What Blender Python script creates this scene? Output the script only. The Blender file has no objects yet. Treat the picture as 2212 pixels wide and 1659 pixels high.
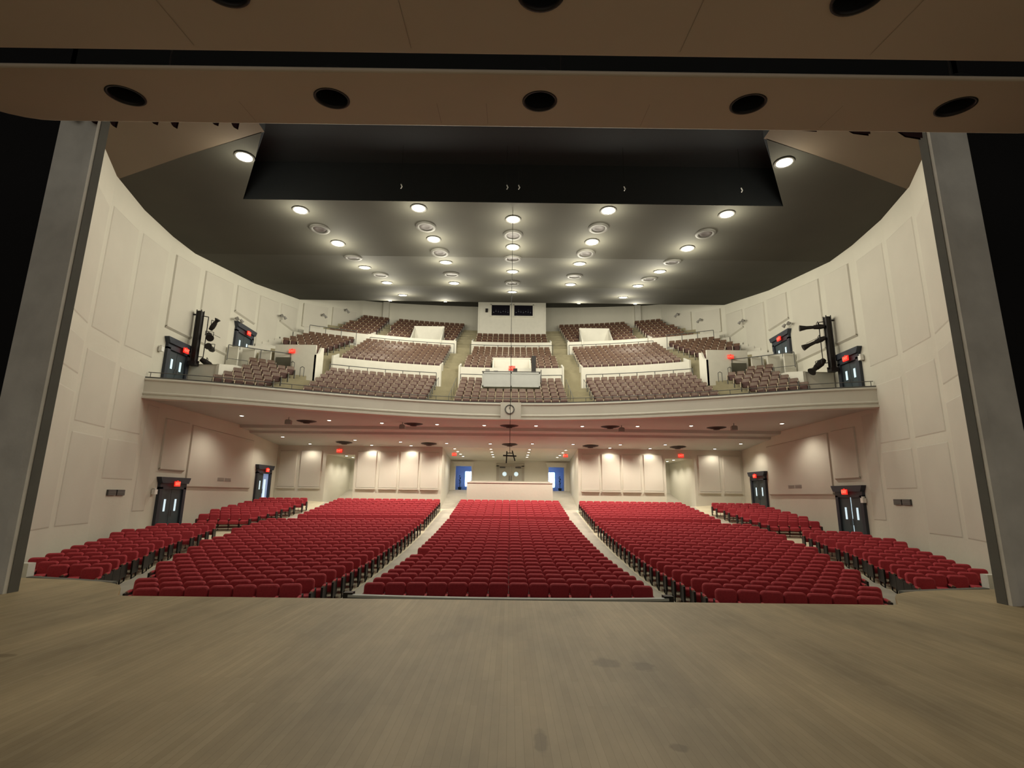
import bpy, bmesh, math, random
from math import sin, cos, tan, pi, radians, sqrt, atan2, hypot
from mathutils import Vector, Matrix
random.seed(7)
S = bpy.context.scene
COL = S.collection

# ------------------------------------------------------------------ camera
EYE = 1.6
PITCH, ROLL, YAW, FPX = radians(12.0), radians(0.7), radians(0.1), 1130.0
fw = Vector((sin(YAW)*cos(PITCH), cos(YAW)*cos(PITCH), sin(PITCH)))
rt = Vector((cos(YAW), -sin(YAW), 0)); up = rt.cross(fw)
ax = cos(ROLL)*rt + sin(ROLL)*up
ay = -(sin(ROLL)*rt - cos(ROLL)*up)
cam = bpy.data.cameras.new('camera'); camo = bpy.data.objects.new('camera', cam); COL.objects.link(camo)
m = Matrix.Identity(4)
for i in range(3):
    m[i][0] = ax[i]; m[i][1] = ay[i]; m[i][2] = -fw[i]
m[2][3] = EYE
camo.matrix_world = m
cam.sensor_width = 36.0; cam.lens = FPX/2212*36.0; cam.clip_start = 0.05; cam.clip_end = 300
S.camera = camo

# ------------------------------------------------------------------ world, exposure
w = bpy.data.worlds.new('world'); S.world = w; w.use_nodes = True
w.node_tree.nodes['Background'].inputs[0].default_value = (1.0, 0.92, 0.80, 1)
w.node_tree.nodes['Background'].inputs[1].default_value = 0.42
S.view_settings.view_transform = 'Standard'; S.view_settings.look = 'None'
S.view_settings.exposure = 0.0; S.view_settings.gamma = 1.0; S.view_settings.use_curve_mapping = False
S.cycles.use_denoising = True
S.cycles.max_bounces = 6; S.cycles.diffuse_bounces = 4; S.cycles.glossy_bounces = 2
S.cycles.sample_clamp_indirect = 4.0
S.cycles.use_light_tree = True

HOUSE_W, UNDER_W, VEST_W = 410.0, 560.0, 90.0
WARM = (1.0, 0.91, 0.75)
HOUSE_C = (1.0, 0.94, 0.77)

# ------------------------------------------------------------------ materials
def mat(name, col, rough=0.6, metal=0.0, noise=0.0, nscale=3.0, emit=None, estr=0.0, bump=0.0, bscale=60.0, spec=0.4, col2=None):
    M = bpy.data.materials.new(name); M.use_nodes = True
    nt = M.node_tree; b = nt.nodes['Principled BSDF']
    b.inputs['Roughness'].default_value = rough; b.inputs['Metallic'].default_value = metal
    b.inputs['Specular IOR Level'].default_value = spec
    tc = nt.nodes.new('ShaderNodeTexCoord')
    n = nt.nodes.new('ShaderNodeTexNoise'); n.inputs['Scale'].default_value = nscale; n.inputs['Detail'].default_value = 5
    nt.links.new(tc.outputs['Object'], n.inputs['Vector'])
    r = nt.nodes.new('ShaderNodeValToRGB')
    a = noise if noise > 0 else 0.03
    c2 = col2 if col2 else tuple(min(1, c*(1+a)) for c in col)
    c1 = tuple(c*(1-a) for c in col)
    r.color_ramp.elements[0].color = (*c1, 1); r.color_ramp.elements[1].color = (*c2, 1)
    r.color_ramp.elements[0].position = .3; r.color_ramp.elements[1].position = .7
    nt.links.new(n.outputs['Fac'], r.inputs['Fac']); nt.links.new(r.outputs['Color'], b.inputs['Base Color'])
    if bump > 0:
        n2 = nt.nodes.new('ShaderNodeTexNoise'); n2.inputs['Scale'].default_value = bscale; n2.inputs['Detail'].default_value = 3
        nt.links.new(tc.outputs['Object'], n2.inputs['Vector'])
        bp = nt.nodes.new('ShaderNodeBump'); bp.inputs['Strength'].default_value = bump; bp.inputs['Distance'].default_value = .02
        nt.links.new(n2.outputs['Fac'], bp.inputs['Height']); nt.links.new(bp.outputs['Normal'], b.inputs['Normal'])
    if emit:
        b.inputs['Emission Color'].default_value = (*emit, 1); b.inputs['Emission Strength'].default_value = estr
    return M

M = {}
M['wall'] = mat('plaster_wall', (.60, .580, .495), .85, noise=.05, nscale=.35, bump=.25, bscale=6)
M['panel'] = mat('acoustic_panel', (.565, .54, .465), .9, noise=.03, nscale=.6, bump=.15, bscale=40)
M['trimw'] = mat('white_trim', (.66, .64, .56), .6, noise=.03)
M['fascia'] = mat('fascia_paint', (.62, .60, .53), .7, noise=.03, nscale=.5)
M['ceil'] = mat('dark_ceiling', (.052, .050, .038), .9, noise=.10, nscale=.3)
M['black'] = mat('black_void', (.005, .006, .006), .9)
M['drape'] = mat('black_drape', (.006, .006, .007), .95, bump=.3, bscale=8)
M['brown'] = mat('brown_soffit', (.17, .135, .095), .85, noise=.04, nscale=.4)
M['shell'] = mat('shell_panel', (.47, .395, .305), .6, noise=.05, nscale=.5)
M['conc'] = mat('grey_concrete', (.66, .65, .60), .8, noise=.12, nscale=1.6, bump=.3, bscale=12)
M['concd'] = mat('dark_grey_return', (.13, .13, .115), .8, noise=.1, nscale=2)
M['under'] = mat('balcony_underside', (.47, .50, .46), .8, noise=.03, nscale=.4)
M['floor'] = mat('cream_floor', (.60, .55, .40), .6, noise=.08, nscale=2)
M['carpet'] = mat('grey_carpet', (.42, .39, .33), .95, noise=.10, nscale=1.2, bump=.3, bscale=90)
M['olive'] = mat('olive_carpet', (.31, .275, .175), .95, noise=.1, nscale=2)
M['red'] = mat('red_fabric', (.41, .043, .057), .8, noise=.12, nscale=25, bump=.2, bscale=150, spec=.25)
M['standb'] = mat('black_metal', (.016, .013, .012), .5, noise=.1, spec=.3)
M['tan'] = mat('tan_wood_arm', (.42, .27, .14), .4, noise=.1, nscale=12)
M['wood'] = mat('walnut_ply', (.135, .078, .050), .40, noise=.25, nscale=8, spec=.5)
M['woodd'] = mat('dark_seat', (.075, .030, .024), .6, noise=.15, nscale=10)  # dark red pan, deepened to stand for shade in the gaps between seats
M['armw'] = mat('pale_arm', (.62, .52, .38), .35, noise=.08, spec=.6)
M['greyend'] = mat('grey_end', (.20, .20, .19), .55)
M['slate'] = mat('slate_door', (.045, .062, .072), .5, noise=.06, nscale=2)
M['slatef'] = mat('slate_frame', (.030, .036, .050), .5, noise=.05)
M['steel'] = mat('dark_steel', (.09, .09, .09), .45, .6)
M['rail'] = mat('rail_paint', (.10, .10, .095), .5)
M['brass'] = mat('brass', (.55, .42, .2), .35, .8)
M['speaker'] = mat('speaker_grey', (.28, .27, .25), .7)
M['dkvent'] = mat('dark_vent', (.03, .02, .016), .7)
M['ring'] = mat('ring_grey', (.085, .082, .07), .7)
M['cp'] = mat('control_panel_grey', (.45, .46, .44), .6)
M['clockf'] = mat('clock_face', (.75, .73, .65), .5)
M['yellow'] = mat('yellow_bin', (.50, .38, .12), .5)
M['greyd'] = mat('grey_double_door', (.42, .40, .34), .6)
M['foyer'] = mat('foyer_bluelit_wall', (.42, .50, .66), .8)  # bluish daylight put into the wall colour
M['plant'] = mat('plant_dark', (.02, .03, .03), .7)
M['wht'] = mat('white_box', (.8, .8, .76), .5)
M['lamp'] = mat('lamp_lens', (1, 1, 1), .4, emit=(1.0, .93, .80), estr=26.0)
M['lamps'] = mat('small_lamp_lens', (1, 1, 1), .4, emit=(1.0, .88, .70), estr=12.0)
M['exitr'] = mat('exit_face', (.5, .01, .01), .4, emit=(1.0, .035, .02), estr=.85)
M['exitl'] = mat('exit_letters', (.9, .1, .06), .4, emit=(1.0, .16, .09), estr=1.5)
M['lite'] = mat('daylit_pane', (.6, .75, .8), .2, emit=(.62, .82, .92), estr=.75)
M['litef'] = mat('bright_window', (.7, .85, 1), .2, emit=(.55, .78, 1.0), estr=1.3)
M['mull'] = mat('window_bar', (.25, .35, .6), .5)
M['glassd'] = mat('booth_glass', (.010, .009, .014), .08, spec=.7)

def stage_floor_mat():
    Mt = bpy.data.materials.new('stage_boards'); Mt.use_nodes = True
    nt = Mt.node_tree; N = nt.nodes; L = nt.links; b = N['Principled BSDF']
    tc = N.new('ShaderNodeTexCoord')
    mp = N.new('ShaderNodeMapping'); mp.inputs['Rotation'].default_value = (0, 0, pi/2)
    L.new(tc.outputs['Object'], mp.inputs['Vector'])
    br = N.new('ShaderNodeTexBrick'); br.inputs['Scale'].default_value = 1.0
    br.inputs['Brick Width'].default_value = 1.5; br.inputs['Row Height'].default_value = .057
    br.inputs['Mortar Size'].default_value = .002; br.inputs['Mortar Smooth'].default_value = .3
    br.inputs['Color1'].default_value = (.475, .37, .215, 1); br.inputs['Color2'].default_value = (.54, .43, .26, 1)
    br.inputs['Mortar'].default_value = (.40, .31, .175, 1); br.offset = .37
    L.new(mp.outputs['Vector'], br.inputs['Vector'])
    n = N.new('ShaderNodeTexNoise'); n.inputs['Scale'].default_value = .7; n.inputs['Detail'].default_value = 7; n.inputs['Roughness'].default_value = .62
    mp2 = N.new('ShaderNodeMapping'); mp2.inputs['Scale'].default_value = (1.2, .45, 1)
    L.new(tc.outputs['Object'], mp2.inputs['Vector']); L.new(mp2.outputs['Vector'], n.inputs['Vector'])
    r = N.new('ShaderNodeValToRGB'); r.color_ramp.elements[0].position = .3; r.color_ramp.elements[1].position = .68
    r.color_ramp.elements[0].color = (.60, .59, .56, 1); r.color_ramp.elements[1].color = (1.16, 1.15, 1.12, 1)
    L.new(n.outputs['Fac'], r.inputs['Fac'])
    mx = N.new('ShaderNodeMixRGB'); mx.blend_type = 'MULTIPLY'; mx.inputs[0].default_value = 1
    L.new(br.outputs['Color'], mx.inputs[1]); L.new(r.outputs['Color'], mx.inputs[2])
    # scuffs with a place of their own on the boards
    last = mx.outputs['Color']
    for (sx, sy, rad, el) in [(.97, 5.59, .16, 1.0), (1.31, 5.49, .13, 1.3), (.23, 3.9, .05, 4.5), (1.13, 3.83, .06, 1.2), (-4.94, 5.6, .12, .6)]:
        mpp = N.new('ShaderNodeMapping'); mpp.inputs['Location'].default_value = (-sx/rad, -sy/(rad*el), 0)
        mpp.inputs['Scale'].default_value = (1/rad, 1/(rad*el), 0)
        L.new(tc.outputs['Object'], mpp.inputs['Vector'])
        nn = N.new('ShaderNodeTexNoise'); nn.inputs['Scale'].default_value = 9
        L.new(tc.outputs['Object'], nn.inputs['Vector'])
        ln = N.new('ShaderNodeVectorMath'); ln.operation = 'LENGTH'; L.new(mpp.outputs['Vector'], ln.inputs[0])
        ad = N.new('ShaderNodeMath'); ad.operation = 'ADD'; L.new(ln.outputs['Value'], ad.inputs[0]); L.new(nn.outputs['Fac'], ad.inputs[1])
        rr = N.new('ShaderNodeValToRGB'); rr.color_ramp.elements[0].position = .75; rr.color_ramp.elements[1].position = 1.0
        rr.color_ramp.elements[0].color = (.66, .64, .60, 1); rr.color_ramp.elements[1].color = (1, 1, 1, 1)
        md = N.new('ShaderNodeMath'); md.operation = 'DIVIDE'; L.new(ad.outputs[0], md.inputs[0]); md.inputs[1].default_value = 1.5
        L.new(md.outputs[0], rr.inputs['Fac'])
        m2 = N.new('ShaderNodeMixRGB'); m2.blend_type = 'MULTIPLY'; m2.inputs[0].default_value = 1
        L.new(last, m2.inputs[1]); L.new(rr.outputs['Color'], m2.inputs[2]); last = m2.outputs['Color']
    L.new(last, b.inputs['Base Color'])
    b.inputs['Roughness'].default_value = .55; b.inputs['Specular IOR Level'].default_value = .35
    return Mt
M['stage'] = stage_floor_mat()

# ------------------------------------------------------------------ mesh helpers
class MB:
    def __init__(s): s.v = []; s.f = []; s.m = []; s.sm = []
    def add(s, vs, fs, mi=0, smooth=False):
        o = len(s.v); s.v += [tuple(v) for v in vs]
        for f in fs: s.f.append(tuple(i+o for i in f)); s.m.append(mi); s.sm.append(smooth)
        return s
    def box(s, x0, x1, y0, y1, z0, z1, mi=0):
        vs = [(x, y, z) for z in (z0, z1) for y in (y0, y1) for x in (x0, x1)]
        return s.add(vs, [(0, 2, 3, 1), (4, 5, 7, 6), (0, 1, 5, 4), (2, 6, 7, 3), (0, 4, 6, 2), (1, 3, 7, 5)], mi)
    def prism(s, pts, d, mi=0, axis='y', at=0.0):
        n = len(pts)
        def P(a, b, t):
            return (a, t, b) if axis == 'y' else ((t, a, b) if axis == 'x' else (a, b, t))
        vs = [P(a, b, at) for a, b in pts] + [P(a, b, at+d) for a, b in pts]
        fs = [tuple(range(n))[::-1], tuple(range(n, 2*n))] + [(i, (i+1) % n, (i+1) % n+n, i+n) for i in range(n)]
        return s.add(vs, fs, mi)
    def loft(s, rings, mi=0, closed=True, caps=False, smooth=True):
        n = len(rings[0]); vs = [p for r_ in rings for p in r_]; fs = []
        for k in range(len(rings)-1):
            for i in range(n if closed else n-1):
                j = (i+1) % n; fs.append((k*n+i, k*n+j, (k+1)*n+j, (k+1)*n+i))
        s.add(vs, fs, mi, smooth)
        if caps:
            s.add(rings[0], [tuple(range(n))[::-1]], mi); s.add(rings[-1], [tuple(range(n))], mi)
        return s
    def lathe(s, prof, c=(0, 0, 0), mi=0, n=20, axis='z', smooth=True):
        rings = []
        for r_, h in prof:
            ring = []
            for k in range(n):
                a = 2*pi*k/n; x, y = r_*cos(a), r_*sin(a)
                p = (x, y, h) if axis == 'z' else ((x, h, y) if axis == 'y' else (h, x, y))
                ring.append((p[0]+c[0], p[1]+c[1], p[2]+c[2]))
            rings.append(ring)
        return s.loft(rings, mi, True, False, smooth)
    def tube(s, p0, p1, r_, mi=0, n=8, r1=None):
        p0 = Vector(p0); p1 = Vector(p1); d = (p1-p0).normalized()
        a = d.orthogonal().normalized(); b = d.cross(a); r1 = r_ if r1 is None else r1
        R0 = [tuple(p0+a*cos(2*pi*k/n)*r_+b*sin(2*pi*k/n)*r_) for k in range(n)]
        R1 = [tuple(p1+a*cos(2*pi*k/n)*r1+b*sin(2*pi*k/n)*r1) for k in range(n)]
        return s.loft([R0, R1], mi, True, True)
    def mesh(s, name, mats):
        me = bpy.data.meshes.new(name); me.from_pydata(s.v, [], s.f)
        for mm in mats: me.materials.append(mm)
        me.polygons.foreach_set('material_index', s.m); me.polygons.foreach_set('use_smooth', s.sm)
        me.update(); return me
    def obj(s, name, mats, parent=None, loc=None, rot=None):
        if not isinstance(mats, (list, tuple)): mats = [mats]
        o = bpy.data.objects.new(name, s.mesh(name, mats)); COL.objects.link(o)
        if parent: o.parent = parent
        if loc: o.location = loc
        if rot: o.rotation_euler = rot
        return o
def tag(o, label, cat, group=None):
    o['label'] = label; o['category'] = cat
    if group: o['group'] = group
    return o
def thing(name, label, cat, loc=(0, 0, 0), rz=0, group=None):
    o = bpy.data.objects.new(name, None); COL.objects.link(o); o.location = loc; o.rotation_euler = (0, 0, rz)
    return tag(o, label, cat, group)
def struct(o, label=None):
    o['kind'] = 'structure'
    if label: o['label'] = label
    return o
def dup(root, loc, rz, label, group=None):
    r_ = root.copy(); COL.objects.link(r_); r_.location = loc; r_.rotation_euler = (0, 0, rz); r_['label'] = label
    if group: r_['group'] = group
    for ch in list(root.children):
        c = ch.copy(); COL.objects.link(c); c.parent = r_
        for g in ch.children:
            d = g.copy(); COL.objects.link(d); d.parent = c
    return r_
def interp(x, xs, ys):
    if x <= xs[0]: return ys[0]
    for i in range(len(xs)-1):
        if x <= xs[i+1]: return ys[i]+(ys[i+1]-ys[i])*(x-xs[i])/(xs[i+1]-xs[i])
    return ys[-1]
def spot(name, loc, watts, size, rad=.12, col=WARM, blend=.6, aim=None, parent=None):
    l = bpy.data.lights.new(name, 'SPOT'); l.energy = watts; l.spot_size = radians(size); l.spot_blend = blend
    l.shadow_soft_size = rad; l.color = col
    o = bpy.data.objects.new(name, l); COL.objects.link(o); o.location = loc
    if aim: o.rotation_euler = Vector(aim).to_track_quat('-Z', 'Y').to_euler()
    if parent: o.parent = parent
    return o

# ------------------------------------------------------------------ shared shapes of the hall
YO = -13.0
ZTR = [14.6, 18, 20.9, 23.5, 25.2, 26.9, 32.3, 34.6, 39.1, 40.8, 41.6, 48]
ZTV = [-.70, -.72, -.66, -.53, -.42, -.32, .14, .43, 1.0, 1.22, 1.32, 2.95]
def rake(x, y): return interp(hypot(x, y-YO)+YO, ZTR, ZTV)-.85
CY = [0, 28, 35, 42.6, 47, 49.9, 54]; CZ = [15, 15, 16.1, 17.85, 19.5, 20.75, 21.5]
def ceil(y): return interp(y, CY, CZ)
WPL = [(8.6, 8.92), (9.6, 9.9), (11.2, 11.8), (13.9, 14.9), (16.0, 17.8), (17.3, 20.5), (18.0, 23.3), (18.3, 26.0), (18.3, 31), (18.3, 36), (18.3, 41.5), (18.3, 42.6)]
def wallx(y): return interp(y, [p[1] for p in WPL], [p[0] for p in WPL])
BY = 8.0
FX = [0, 2.8, 5.5, 7.5, 9.4, 11.1, 12.7, 14.1, 15.3, 16.8, 18.4]; FYv = [31.6, 31.4, 30.8, 30.15, 29.35, 28.6, 27.8, 27.1, 26.5, 25.95, 25.45]
def front(x): return interp(abs(x), FX, FYv)
def barc(rc, x): return max(BY+sqrt(max((rc-BY)**2-x*x, 0)), front(x)+.06)
def under(y): return interp(y, [25, 35.2, 35.3, 36.6, 36.7, 41.5, 47.5], [6.12, 6.05, 5.86, 5.82, 5.66, 5.25, 4.6])

# ------------------------------------------------------------------ STRUCTURE
# side walls
for sd, nm in ((-1, 'wall_left'), (1, 'wall_right')):
    b = MB()
    for i in range(len(WPL)-1):
        (x0, y0), (x1, y1) = WPL[i], WPL[i+1]
        b.add([(sd*x0, y0, -2.2), (sd*x1, y1, -2.2), (sd*x1, y1, ceil(y1)+.02), (sd*x0, y0, ceil(y0)+.02)], [(0, 1, 2, 3) if sd > 0 else (3, 2, 1, 0)], 0, False)
    o = b.obj(nm, M['wall']); struct(o)
    sol = o.modifiers.new('thick', 'SOLIDIFY'); sol.thickness = .25; sol.offset = 1
# balcony rear walls: diagonal sides then a shallow arc
bk = [(18.3, 42.6), (17.2, 45.4), (15.2, 50.6)] + [(x, BY+sqrt(45.5**2-x*x)+.0) for x in (14, 12, 10, 7.5, 5, 2.5, 0)]
pts = [(-x, y) for x, y in bk] + [(x, y) for x, y in bk[::-1][1:]]
b = MB()
for i in range(len(pts)-1):
    (x0, y0), (x1, y1) = pts[i], pts[i+1]
    b.add([(x0, y0, 9), (x1, y1, 9), (x1, y1, ceil(y1)+.02), (x0, y0, ceil(y0)+.02)], [(0, 1, 2, 3)])
o = b.obj('wall_balcony_rear', M['wall']); struct(o); sol = o.modifiers.new('thick', 'SOLIDIFY'); sol.thickness = .25; sol.offset = -1
# ceiling
b = MB()
ys = [22.2, 28, 30, 32, 35, 38.5, 42.6, 44.8, 47, 49.9, 54]
for i in range(len(ys)-1):
    y0, y1 = ys[i], ys[i+1]; b.add([(-19, y0, ceil(y0)), (19, y0, ceil(y0)), (19, y1, ceil(y1)), (-19, y1, ceil(y1))], [(3, 2, 1, 0)])
for s_ in (-1, 1):
    q = [(19, 22.2), (19, 21.5), (17.6, 20.8), (13.4, 19.0), (9.6, 17.5), (10.6, 19.1), (12.65, 22.2)]
    f = tuple(range(7)); b.add([(s_*x, y, 15.0) for x, y in q], [f if s_ < 0 else f[::-1]])
struct(b.obj('ceiling', M['ceil']))
b = MB()
for s_ in (-1, 1):
    q = [(19, 21.5), (19, 9.0), (9.5, 9.0), (9.5, 17.5), (13.4, 19.0), (17.6, 20.8)]
    f = tuple(range(6)); b.add([(s_*x, y, 15.0) for x, y in q], [f if s_ < 0 else f[::-1]])
struct(b.obj('ceiling_front_soffit', M['brown']))
# dark lighting slot above the ceiling plane
b = MB(); q = [(-9.5, 9.0), (-9.5, 17.5), (-10.6, 19.1), (-12.65, 22.2), (12.65, 22.2), (10.6, 19.1), (9.5, 17.5), (9.5, 9.0)]
for i in range(8):
    (x0, y0), (x1, y1) = q[i], q[(i+1) % 8]
    b.add([(x0, y0, 15), (x1, y1, 15), (x1, y1, 17), (x0, y0, 17)], [(0, 1, 2, 3)])
b.add([(x, y, 17) for x, y in q], [tuple(range(8))])
struct(b.obj('ceiling_slot', mat('slot_black', (.026, .030, .033), .9)))
# auditorium floor
b = MB(); nx, ny = 74, 84; X0, X1, Y0_, Y1_ = -18.5, 18.5, 10.4, 41.5
vs = []
for j in range(ny+1):
    for i in range(nx+1):
        x = X0+(X1-X0)*i/nx; y = Y0_+(Y1_-Y0_)*j/ny; vs.append((x, y, rake(x, y)))
b.add(vs, [(j*(nx+1)+i, j*(nx+1)+i+1, (j+1)*(nx+1)+i+1, (j+1)*(nx+1)+i) for j in range(ny) for i in range(nx)], 0, True)
struct(b.obj('floor', M['floor']))
def rampz(y): return .42+(y-41.5)*.262
b = MB(); b.add([(-5.4, 41.5, .42), (5.4, 41.5, .42), (5.4, 47.6, rampz(47.6)), (-5.4, 47.6, rampz(47.6))], [(0, 1, 2, 3)])
b.add([(-5.4, 47.6, 2.0), (5.4, 47.6, 2.0), (5.4, 54, 2.0), (-5.4, 54, 2.0)], [(0, 1, 2, 3)])
for s_ in (-1, 1): b.add([(s_*11.8, 41.5, .35), (s_*14.7, 41.5, .25), (s_*14.7, 48, 1.9), (s_*11.8, 48, 2.0)], [(0, 1, 2, 3) if s_ < 0 else (3, 2, 1, 0)])
struct(b.obj('floor_rear_ramps', M['carpet']))
# aisle carpets
XO_Y = [11.5, 13, 14.9, 17.2, 18.6, 23, 28, 31.2, 31.6, 33.5, 41]; XO_X = [8.2, 9.2, 10.1, 11.3, 11.9, 13.1, 13.8, 13.9, 12.75, 12.8, 12.7]
def xo(y): return interp(y, XO_Y, XO_X)
def xi(y): return xo(y)+1.2 if y < 31.3 else interp(y, [31.3, 33, 41], [14.9, 14.8, 14.3])
def strip(name, fa, fb, y0, y1, material, zf, n=60, lift=.012):
    b = MB(); vs = []
    for j in range(n+1):
        y = y0+(y1-y0)*j/n
        for k in range(5):
            x = fa(y)+(fb(y)-fa(y))*k/4; vs.append((x, y, zf(x, y)+lift))
    b.add(vs, [(j*5+k, j*5+k+1, (j+1)*5+k+1, (j+1)*5+k) for j in range(n) for k in range(4)], 0, True)
    return struct(b.obj(name, material))
strip('floor_aisle_carpet', lambda y: -5.1, lambda y: -3.95, 12.6, 41.4, M['carpet'], rake)
strip('floor_aisle_carpet', lambda y: 3.95, lambda y: 5.1, 12.6, 41.4, M['carpet'], rake)
strip('floor_aisle_carpet', lambda y: -xi(y)+.05, lambda y: -xo(y)-.15, 13, 41.4, M['carpet'], rake)
strip('floor_aisle_carpet', lambda y: xo(y)+.15, lambda y: xi(y)-.05, 13, 41.4, M['carpet'], rake)

# stage floor (boards) with its curved side aprons
edge = [(-16, 10.3), (-9.22, 10.28), (-7.9, 10.08), (-7.33, 9.94), (-7.03, 9.81), (-6.72, 9.6), (-6.5, 9.32), (-6.3, 9.0), (-6.12, 8.72), (-6.0, 8.66)]
edge = edge + [(-x, y) for x, y in edge[::-1]]
b = MB(); n = len(edge); poly = [(-16, -4)] + edge + [(16, -4)]; poly = poly[::-1]
b.add([(x, y, 0) for x, y in poly], [tuple(range(len(poly)))])
b.add([(x, y, 0) for x, y in edge]+[(x, y, -.09) for x, y in edge], [(i, i+1, i+1+n, i+n) for i in range(n-1)])
struct(b.obj('floor_stage', M['stage']))
b = MB(); e2 = [(x, y-.06) for x, y in edge]
b.add([(x, y, -.09) for x, y in e2]+[(x, y, -2.2) for x, y in e2], [(i, i+1, i+1+n, i+n) for i in range(n-1)])
struct(b.obj('wall_stage_front', M['drape']))
# pit floor between stage and seats
b = MB(); b.box(-16, 16, 8.4, 10.5, -1.65, -1.555); struct(b.obj('floor_pit', M['carpet']))

# proscenium columns
for s_, nm in ((-1, 'pillar_left'), (1, 'pillar_right')):
    b = MB(); x0, x1 = sorted((s_*7.86, s_*8.6)); xi_ = s_*7.86
    b.box(x0, x1, 8.70, 8.92, 0, 9.4)
    a_, c_ = sorted((s_*7.86, s_*8.0)); b.box(a_, c_, 8.66, 8.70, 0, 9.4)
    struct(b.obj(nm, M['conc']), 'tall grey concrete pillar at the side of the stage opening')
    b = MB(); a_, c_ = sorted((s_*7.85, s_*7.86)); b.box(a_, c_, 8.735, 8.92, 0, 9.4)
    a_, c_ = sorted((s_*8.1, s_*8.95)); b.box(a_, c_, 8.93, 9.2, -2.2, 15)
    struct(b.obj('trim_return', M['concd']))
    b = MB(); a_, c_ = sorted((s_*8.6, s_*19)); b.box(a_, c_, 8.74, 8.86, 0, 15.5); struct(b.obj('wall_stage_wing', M['drape']))
b = MB(); b.box(-8.7, 8.7, 8.74, 8.9, 9.4, 15.5); struct(b.obj('wall_above_stage', M['black']))
b = MB(); b.add([(-19, -6, 15.2), (19, -6, 15.2), (19, 8.9, 15.2), (-19, 8.9, 15.2)], [(3, 2, 1, 0)]); struct(b.obj('ceiling_stage_loft', M['black']))
b = MB()
for s_ in (-1, 1): b.add([(s_*14, -6, 0), (s_*14, 8.8, 0), (s_*14, 8.8, 15.2), (s_*14, -6, 15.2)], [(0, 1, 2, 3)])
struct(b.obj('wall_stage_sides', M['drape']))

# rear wall of the main floor with three openings
b = MB(); YB = 41.5
def bw(x0, x1, z0, z1): b.box(x0, x1, YB, YB+.3, z0, z1)
for s_ in (-1, 1):
    def q(a, c, z0, z1):
        a, c = sorted((s_*a, s_*c)); bw(a, c, z0, z1)
    q(5.35, 12.2, -.2, 5.5); q(12.2, 14.45, 4.57, 5.5); q(14.45, 18.5, -.2, 5.5)
struct(b.obj('wall_rear', M['wall']))
b = MB()
for s_ in (-1, 1):
    b.box(*sorted((s_*5.35, s_*5.6)), YB+.3, 47.5, 0, 5.3)            # vestibule cheeks
    b.box(*sorted((s_*14.45, s_*14.7)), YB+.3, 48, 0, 5); b.box(*sorted((s_*12.0, s_*12.2)), YB+.3, 48, 0, 5)
    b.box(*sorted((s_*12.0, s_*14.7)), 48, 48.2, 0, 5)
struct(b.obj('wall_passages', M['wall']))
b = MB()
for s_ in (-1, 1):
    b.add([(s_*12.0, YB+.2, 4.6), (s_*14.7, YB+.2, 4.6), (s_*14.7, 48.2, 4.6), (s_*12.0, 48.2, 4.6)], [(0, 1, 2, 3)])
struct(b.obj('ceiling_passages', M['wall']))
# far vestibule wall with two doorways and a central door recess
b = MB(); zt = 5.0; YV = 47.5
b.box(-5.6, -4.87, YV, YV+.2, 1.5, zt); b.box(4.84, 5.6, YV, YV+.2, 1.5, zt)
b.box(-4.87, -3.46, YV, YV+.2, 4.1, zt); b.box(3.46, 4.84, YV, YV+.2, 4.1, zt); b.box(-3.46, 3.46, YV, YV+.2, 1.5, zt)
struct(b.obj('wall_vestibule', M['wall']))
b = MB()
for s_ in (-1, 1):
    for x in (3.34, 4.87): a_, c_ = sorted((s_*x, s_*(x+.12))); b.box(a_, c_, YV-.06, YV+.02, 2, 4.2)
    a_, c_ = sorted((s_*3.28, s_*5.05)); b.box(a_, c_, YV-.1, YV+.02, 4.1, 4.4)
    a_, c_ = sorted((s_*3.2, s_*5.13)); b.box(a_, c_, YV-.2, YV+.02, 4.4, 4.5)
struct(b.obj('trim_1', M['trimw']))

# balcony underside
b = MB(); n = 36; xs = [-18.35+36.7*i/n for i in range(n+1)]
prof = ['F', 33.6, 35.2, 35.3, 36.6, 36.7, 39, 41.55]; vs = []
for k, p in enumerate(prof):
    for x in xs:
        y = front(x)+.1 if p == 'F' else max(p, front(x)+.1); vs.append((x, y, under(y)))
b.add(vs, [(k*(n+1)+i, (k+1)*(n+1)+i, (k+1)*(n+1)+i+1, k*(n+1)+i+1) for k in range(len(prof)-1) for i in range(n)])
struct(b.obj('ceiling_under_balcony', M['under']))
b = MB(); b.add([(-5.6, YB, 5.25), (5.6, YB, 5.25), (5.6, 47.6, 4.62), (-5.6, 47.6, 4.62)], [(3, 2, 1, 0)]); struct(b.obj('ceiling_vestibule', M['wall']))
# balcony front wall
def normal(x):
    e = .05; t = Vector((2*e, front(x+e)-front(x-e), 0)).normalized(); return Vector((t.y, -t.x, 0))
def frontloft(prof, x0=-18.4, x1=18.4, n=74, closed=True):
    rings = []
    for i in range(n+1):
        x = x0+(x1-x0)*i/n; nn = normal(x); y = front(x)
        rings.append([(x+nn.x*o_, y+nn.y*o_, z) for o_, z in prof])
    return rings
b = MB()
b.loft(frontloft([(.02, 7.10), (.06, 7.06), (.06, 7.0), (.0, 6.96), (.0, 6.40), (.05, 6.36), (.05, 6.30), (.0, 6.27), (.0, 6.20), (.07, 6.18), (.07, 6.08), (-.25, 6.05), (-.25, 7.10)]), 0, True, True, False)
fas = struct(b.obj('wall_balcony_front', M['fascia']))
b = MB(); b.box(-.62, .62, 31.35, 31.62, 6.08, 7.12); struct(b.obj('trim_2', M['fascia']))
b = MB(); b.loft(frontloft([(.02, 7.10), (.02, 7.17), (-.25, 7.17), (-.25, 7.10)], -18.25, 18.25), 0, True, True, False)
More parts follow.
